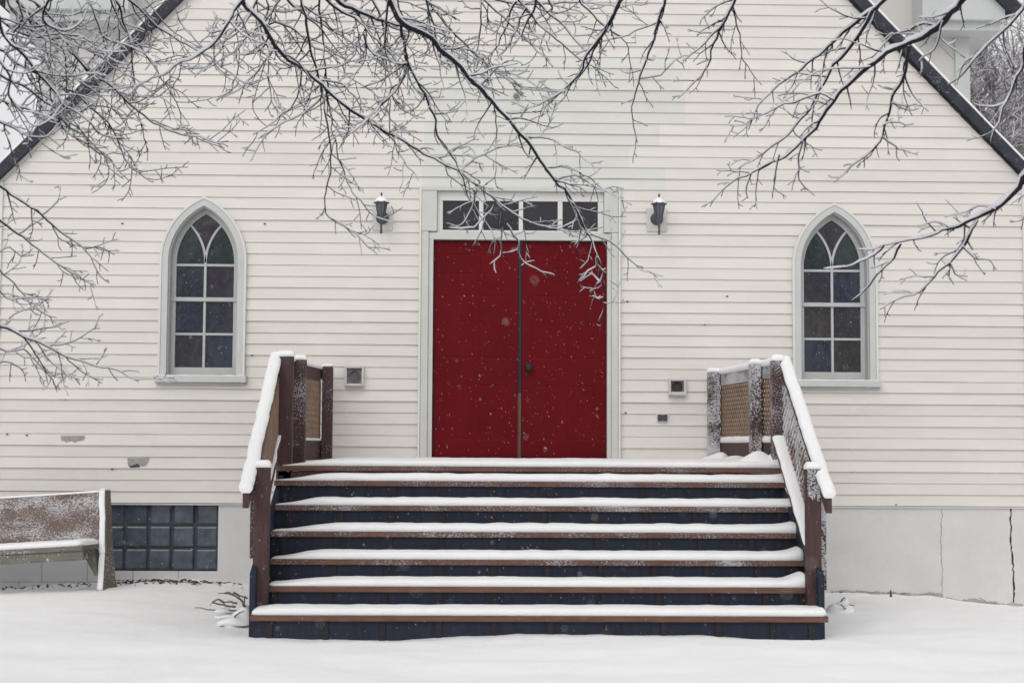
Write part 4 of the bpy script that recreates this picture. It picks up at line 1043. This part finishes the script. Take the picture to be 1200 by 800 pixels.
  (7.4,7.8,.006,.0016,.9,.18,1.2,[(977,117),(962,110),(944,116),(920,122),(896,134),(868,148),(856,148)]),
  (7.3,7.7,.005,.0016,.8,.16,1.2,[(1020,78),(1000,80),(978,80),(958,86),(940,96),(926,112)]),
  (7.3,7.7,.0045,.0016,.8,.16,1.1,[(940,165),(936,190),(938,212),(946,224)]),
  (7.3,7.7,.0045,.0016,.8,.16,1.1,[(914,182),(908,206),(906,230)]),
  (7.3,7.7,.004,.0016,.8,.12,1.0,[(880,203),(874,220),(876,232)]),
  (7.3,7.6,.004,.0016,.8,.12,1.0,[(1033,160),(1046,172),(1060,176),(1076,182)]),
  (7.3,7.6,.004,.0016,.8,.12,1.0,[(1044,122),(1056,124),(1080,124)]),
  (7.3,7.6,.004,.0016,.8,.12,1.0,[(1036,146),(1050,144),(1070,146)]),
  (7.0,7.3,.005,.0016,.8,.15,1.3,[(1106,26),(1100,44),(1094,58),(1082,66),(1076,72)]),
  (7.0,7.3,.004,.0016,.8,.12,1.1,[(1130,290),(1142,302),(1160,306)]),
  (7.0,7.3,.004,.0016,.8,.12,1.1,[(1113,308),(1120,322),(1134,324)]),
  (7.0,7.3,.004,.0016,.8,.12,1.2,[(1165,247),(1148,240),(1132,248),(1108,254)]),
  (7.0,7.3,.004,.0016,.8,.12,1.2,[(1110,267),(1096,260),(1076,266)]),
 ]}
def cat(pts, step):
    """smooth resampling of a point list"""
    out=[]; n=len(pts)
    for i in range(n-1):
        p0=pts[max(i-1,0)]; p1=pts[i]; p2=pts[i+1]; p3=pts[min(i+2,n-1)]
        k=max(1,int((p2-p1).length/step))
        for j in range(k):
            t=j/k
            out.append(.5*((2*p1)+(p2-p0)*t+(2*p0-5*p1+4*p2-p3)*t*t+(3*p1-p0-3*p2+p3)*t**3))
    out.append(pts[-1]); return out
tr_=random.Random(21)
xr_=random.Random(9)
for key_,n_ in (('middle',14),('left',5)):
    for q in range(n_):
        if key_=='middle': x=xr_.uniform(300,640); y=-6; dx=xr_.uniform(-14,16); lim=xr_.uniform(70,135)*(1 if x<560 else .6)
        else:
            x=xr_.uniform(-4,150); y=-6; dx=xr_.uniform(-2,22); lim=xr_.uniform(60,150)
        L=[(x,y)]; c_=xr_.gauss(0,4)
        while L[-1][1]<lim:
            dx+=c_*.5+xr_.gauss(0,5); dx=max(-24,min(26,dx)); L.append((L[-1][0]+dx, L[-1][1]+xr_.uniform(12,20)))
        d0=xr_.uniform(7.3,8.3); BR[key_].append((d0,d0+xr_.uniform(.1,.5),xr_.uniform(.0045,.0075),.0017,.95,.2,xr_.uniform(.9,1.5),L))
UPV=Vector((0,0,1))
def lay_snow(sn, pts, radii, amount, r):
    """a ridge of snow clinging along the top of a twig"""
    if amount<=0: return
    q=[];rr_=[]; ph=r.uniform(0,50)
    m=len(pts)
    for i,p in enumerate(pts):
        t=(pts[min(i+1,m-1)]-pts[max(i-1,0)]); t=t.normalized() if t.length>1e-9 else UPV
        flat=math.sqrt(max(0,1-t.z*t.z))
        k=(.42+.58*flat)*(1+.55*nz(p.x*14+ph,p.z*14,p.y*3))
        rs=max(.0008,(radii[i]*.74+.0023*amount)*k*(.75+.25*amount))
        n=(UPV-t*t.z); n=n.normalized() if n.length>1e-3 else Vector((.3,-.6,.7)).normalized()
        q.append(p+n*(radii[i]*.62+rs*.42)+Vector((-.10,-.25,0))*rs); rr_.append(rs)
    if len(q)>1: rr_[0]*=.5; rr_[-1]*=.6
    sn.tube(q,rr_,5)
def wander(p, d, L, r0, r1, r, kink, droop=0.0, step=.028):
    pts=[p.copy()]; d=d.normalized(); n=max(2,int(L/step)); st=L/n
    cv=Vector((r.gauss(0,1),r.gauss(0,.6),r.gauss(0,1)))*kink*1.0
    for i in range(n):
        d=(d+cv*st*6+Vector((r.gauss(0,1),r.gauss(0,.7),r.gauss(0,1)))*kink*.30+Vector((0,0,droop))*st*6).normalized()
        pts.append(pts[-1]+d*st)
    m=len(pts); return pts,[r0+(r1-r0)*i/(m-1) for i in range(m)]
def side_dir(t, r, lo, hi, sgn):
    """direction leaving t at an angle, mostly within the spray's own plane"""
    a=R(r.uniform(lo,hi))*sgn
    ax_=Vector((r.gauss(0,.28),1,r.gauss(0,.28))).normalized()
    return Matrix.Rotation(a,3,ax_)@t
def twigs(mb, sn, pts, radii, dens, length, snow, r, level):
    """short kinked side shoots, forking twice, as on a maple or an elm in winter"""
    acc=r.uniform(.02,.08); sgn=1 if r.random()<.5 else -1; total=sum((b_-a).length for a,b_ in zip(pts,pts[1:])); run=0
    for i in range(1,len(pts)-1):
        seg=(pts[i]-pts[i-1]).length; acc-=seg; run+=seg
        if acc>0: continue
        u=run/max(total,1e-6)
        acc=(r.uniform(.038,.09) if level==0 else r.uniform(.026,.058))/dens
        sgn=-sgn if r.random()<.8 else sgn
        t=(pts[i+1]-pts[i-1]).normalized()
        d=side_dir(t,r,28,68,sgn); d=(d+Vector((0,0,r.gauss(0,.22)))).normalized()
        L=length*r.uniform(.35,1.15)*(1-.45*u) if level==0 else length*r.uniform(.3,1.1)*(1-.35*u)
        rb=min(radii[i]*.72,.0048 if level==0 else .0031)
        tp,trd=wander(pts[i],d,max(.025,L),max(rb,.0023),.0017,r,.46 if level==0 else .55,0,.026 if level==0 else .018)
        mb.tube(tp,trd,5 if level==0 else 4); lay_snow(sn,tp,trd,snow*r.choice([.15,.35,.55,.75,1]),r)
        if level<2 and L>.05: twigs(mb,sn,tp,trd,dens,L*(.42 if level==0 else .45),snow,r,level+1)
trees_spec={
 'left':('bare_tree','bare snowy tree whose twigs crowd the upper left corner',(-6.2,6.8),(-5.2,7.2,3.9),[[(-330,-190,7.2),(-120,-120,7.3),(90,-95,7.5),(330,-150,7.9)],[(-420,-40,7.3),(-220,120,7.5),(-110,250,7.6),(-70,390,7.6)]]),
 'middle':('bare_tree','bare snowy tree with two dark limbs slanting down over the red doors',(-4.6,5.0),(-2.6,6.6,5.2),[[(-60,-330,6.9),(180,-190,7.3),(380,-105,7.6),(540,-95,7.8),(700,-130,8.1)]]),
 'right':('bare_tree','bare snowy tree reaching in from the upper right toward the right window',(5.6,6.0),(4.7,6.4,4.2),[[(1420,-260,6.8),(1190,-140,7.0),(980,-110,7.4),(760,-100,7.8),(570,-85,8.0)],[(1460,40,6.7),(1320,130,6.8),(1240,175,6.9)]])}
for key,(nm,lab,tpos,crot,hubs) in trees_spec.items():
    tx,ty=tpos; tb=gz(tx,ty)
    tree=thing(nm,lab,'tree',(tx,ty,tb),'bare trees in front of the church')
    mb=MB(); top=Vector(crot)
    tp=[Vector((tx,ty,tb-.2)),Vector((tx+.03,ty,tb+.5)),Vector((tx+.05,ty+.03,tb+1.6)),Vector((tx*.93+top.x*.07,ty+.1,tb+2.6)),Vector((tx*.5+top.x*.5,ty*.5+top.y*.5,(tb+2.6)*.4+top.z*.6)),top,top+Vector((-.2*(1 if top.x<0 else -1)*0,0,1.2)),top+Vector((.1,.1,2.4))]
    tp=cat(tp,.15); mb.tube(tp,[.24-.15*i/len(tp) if i>3 else .30-.02*i for i in range(len(tp))],14)
    tk=mb.build('trunk',m_bark,tree,smooth=True)
    limbs=[]
    for hl in hubs:
        mb=MB(); sn=MB(); pts=cat([top-Vector((0,0,.15))]+[P(*h) for h in hl],.08)
        for i,p in enumerate(pts): p += Vector((nz(p.x*3,p.z*3,hl[0][0]),nz(p.x*3,p.y*3,5),nz(p.z*3,p.x*3,9)))*.035*min(1,i/6)
        rd=[.066-.050*(i/len(pts))**.8 for i in range(len(pts))]; mb.tube(pts,rd,10); lay_snow(sn,pts,rd,1.3,tr_)
        lb=mb.build('limb',m_bark,tree,smooth=True); sn.build('snow',m_tsnow,lb,smooth=True); limbs.append(pts)
    for bi,(y0,y1,r0,r1,dens,ln,snw,px) in enumerate(BR[key]):
        n=len(px); pts=[P(a,b_,y0+(y1-y0)*i/(n-1)+.10*nz(i*.8,bi*3.1)) for i,(a,b_) in enumerate(px)]
        off=px[0][0]<-2 or px[0][1]<-2 or px[0][0]>1202
        nb=0
        pts=cat(pts,.03)
        for i,p in enumerate(pts): p += Vector((nz(p.x*16,bi,p.z*16),0,nz(p.z*16,bi+7,p.x*16)))*.013
        r0*=(.95 if key!='right' else .88); snw*=(.8 if key=='left' else 1)
        m=len(pts); rd=[r0+(r1-r0)*(i/(m-1))**.8 for i in range(m)]
        mb=MB(); sn=MB()
        if off:
            best=None
            for lp in limbs:
                if px[0][1]<-2 and lp is not limbs[0]: continue
                if px[0][1]>=-2 and lp is not limbs[-1]: continue
                q_=min(range(len(lp)),key=lambda q:(lp[q]-pts[0]).length)
                if best is None or (lp[q_]-pts[0]).length<best[0]: best=((lp[q_]-pts[0]).length,lp,q_)
            dist,lp,q_=best; q_=max(3,int(q_-dist*tr_.uniform(.35,.9)/.08)); h=lp[q_]
            tl_=(lp[min(q_+1,len(lp)-1)]-lp[q_-1]).normalized()
            tb_=(pts[min(3,len(pts)-1)]-pts[0]).normalized()
            D=(h-pts[0]).length
            mid1=h+tl_*D*.3+(pts[0]-h)*.15; mid2=pts[0]-tb_*D*.35
            pre=cat([h,mid1,mid2,pts[0]],.06)[:-1]
            for i,p in enumerate(pre[1:]): p += Vector((nz(p.x*9,bi,p.z*9),nz(p.y*9,bi,4),nz(p.z*9,bi+7,p.x*9)))*.015
            allp=pre+pts; ard=[r0*1.6+(r0-r0*1.6)*i/len(pre) for i in range(len(pre))]+rd
        else: allp,ard=pts,rd
        mb.tube(allp,ard,8); lay_snow(sn,allp,ard,snw,tr_)
        twigs(mb,sn,pts,rd,dens*(1.35 if key=='left' else 1.3 if key=='middle' else 1.15),ln*(1.4 if key!='right' else 1.2),snw,tr_,0)
        bo=mb.build('branch',m_twigb if r0<.0045 else m_bark,tree,smooth=True); sn.build('snow',m_tsnow,bo,smooth=True)

# ------------------------------------------------------------------ TREES BEHIND THE CHURCH
def far_tree_mesh(seed, H):
    r=random.Random(seed); tk=MB(); cr=MB()
    pts=[];p=Vector((0,0,-.3)); d=Vector((0,0,1))
    while p.z<H*.62: pts.append(p.copy()); d=(d+Vector((r.gauss(0,.06),r.gauss(0,.06),0))).normalized(); p=p+d*.5
    tk.tube(pts,[.17-.12*i/len(pts) for i in range(len(pts))],8)
    def grow(p,d,L,rad,lv):
        n=max(3,int(L/.22)); q=[p.copy()]
        for i in range(n):
            d=(d+Vector((r.gauss(0,.13),r.gauss(0,.13),r.gauss(.02,.11)))).normalized(); q.append(q[-1]+d*(L/n))
        cr.tube(q,[rad*(1-.6*i/n) for i in range(n+1)],5 if lv<2 else 3,cap=False)
        if lv<4:
            for i in range(1,n+1):
                for _ in range(1 if lv<1 else (1 if r.random()<.85 else 2)):
                    a=r.uniform(0,6.28); o_=d.orthogonal().normalized(); o_=Matrix.Rotation(a,3,d)@o_
                    grow(q[i],(d*r.uniform(.5,1.0)+o_*r.uniform(.5,1.0)),L*r.uniform(.36,.58),max(.0075,rad*.52),lv+1) if L>.35 else None
    for i in range(6,len(pts)):
        for _ in range(2 if i<len(pts)-3 else 3):
            a=r.uniform(0,6.28); grow(pts[i],Vector((math.cos(a),math.sin(a),r.uniform(.35,1.1))),H*.25*(1.15-.6*i/len(pts))*r.uniform(.7,1.1),.045,1)
    return tk,cr
spots=[(9.35,27,1.0),(10.7,29.5,1.15),(10.2,31.5,1.1),(11.9,33,.95),(12.6,36,1.2),(13.1,40,1.25)]
labs=['snow frosted bare tree behind the church nearest its right corner','snow frosted bare tree second behind the right roof edge','snow frosted bare tree close behind the right rear corner board','snow frosted bare tree at the far right beyond the roof edge','tall snow frosted bare tree farther back on the right','farthest snow frosted bare tree behind the church']
protos=[]
for sd_ in (1,2):
    tk,cr=far_tree_mesh(sd_,12.5); protos.append((tk,cr))
first={}
for i,((x,y,s),lb) in enumerate(zip(spots,labs)):
    k=i%2
    t=thing('frosted_tree',lb,'tree',(0,0,0),'snow frosted trees behind the church')
    if k not in first:
        a=protos[k][0].build('trunk',m_farb,None,smooth=True); b_=protos[k][1].build('crown',m_farb,None,smooth=False); first[k]=(a,b_); pr_=[a,b_]
    else:
        pr_=[]
        for q in first[k]:
            c=q.copy(); COL.objects.link(c); pr_.append(c)
    for q in pr_: q.parent=t; q.matrix_parent_inverse=Matrix()
    t.location=(x,y,gz(x,y)); t.scale=(s,s,s); t.rotation_euler=(0,0,i*1.9)

# ------------------------------------------------------------------ FALLING SNOW
r=random.Random(77); mb=MB()
def flake(x,Y,z_,sw,e):
    ax_=Vector((.42+r.gauss(0,.15),r.gauss(0,.3),-1)).normalized(); o_=ax_.orthogonal().normalized(); p_=ax_.cross(o_); c=Vector((x,Y,z_))
    n=len(mb.v)
    mb.v += [tuple(c+ax_*sw*e),tuple(c-ax_*sw*e*r.uniform(.6,1))]+[tuple(c+(o_*math.cos(q)+p_*math.sin(q))*sw*r.uniform(.6,1.2)+ax_*sw*r.uniform(-.5,.5)) for q in (0,1.57,3.14,4.71)]
    for k in range(4): mb.face((n,n+2+k,n+2+(k+1)%4)); mb.face((n+1,n+2+(k+1)%4,n+2+k))
for i in range(9000):
    Y=r.uniform(5.5,13.6) if r.random()<.55 else r.uniform(8.5,13.6)
    hw=Y/3+.6; x=r.uniform(-hw,hw); z_=r.uniform(.05,1.25+Y*.36)
    if Y>11.3 and z_<1.2: z_+=1.2
    flake(x,Y,z_,r.uniform(.00045,.0009),r.uniform(3,9))
for i in range(600):     # large loose flakes close to the lens, far out of focus
    Y=r.uniform(1.3,4.6); hw=Y/3+.3
    flake(r.uniform(-hw,hw),Y,r.uniform(1.25-Y*.22,1.25+Y*.32),r.uniform(.0006,.0012),r.uniform(1.5,3.5))
tag(mb.build('falling_snow', m_snow), 'small snowflakes drifting down through the air before the church','snowfall',kind='stuff')
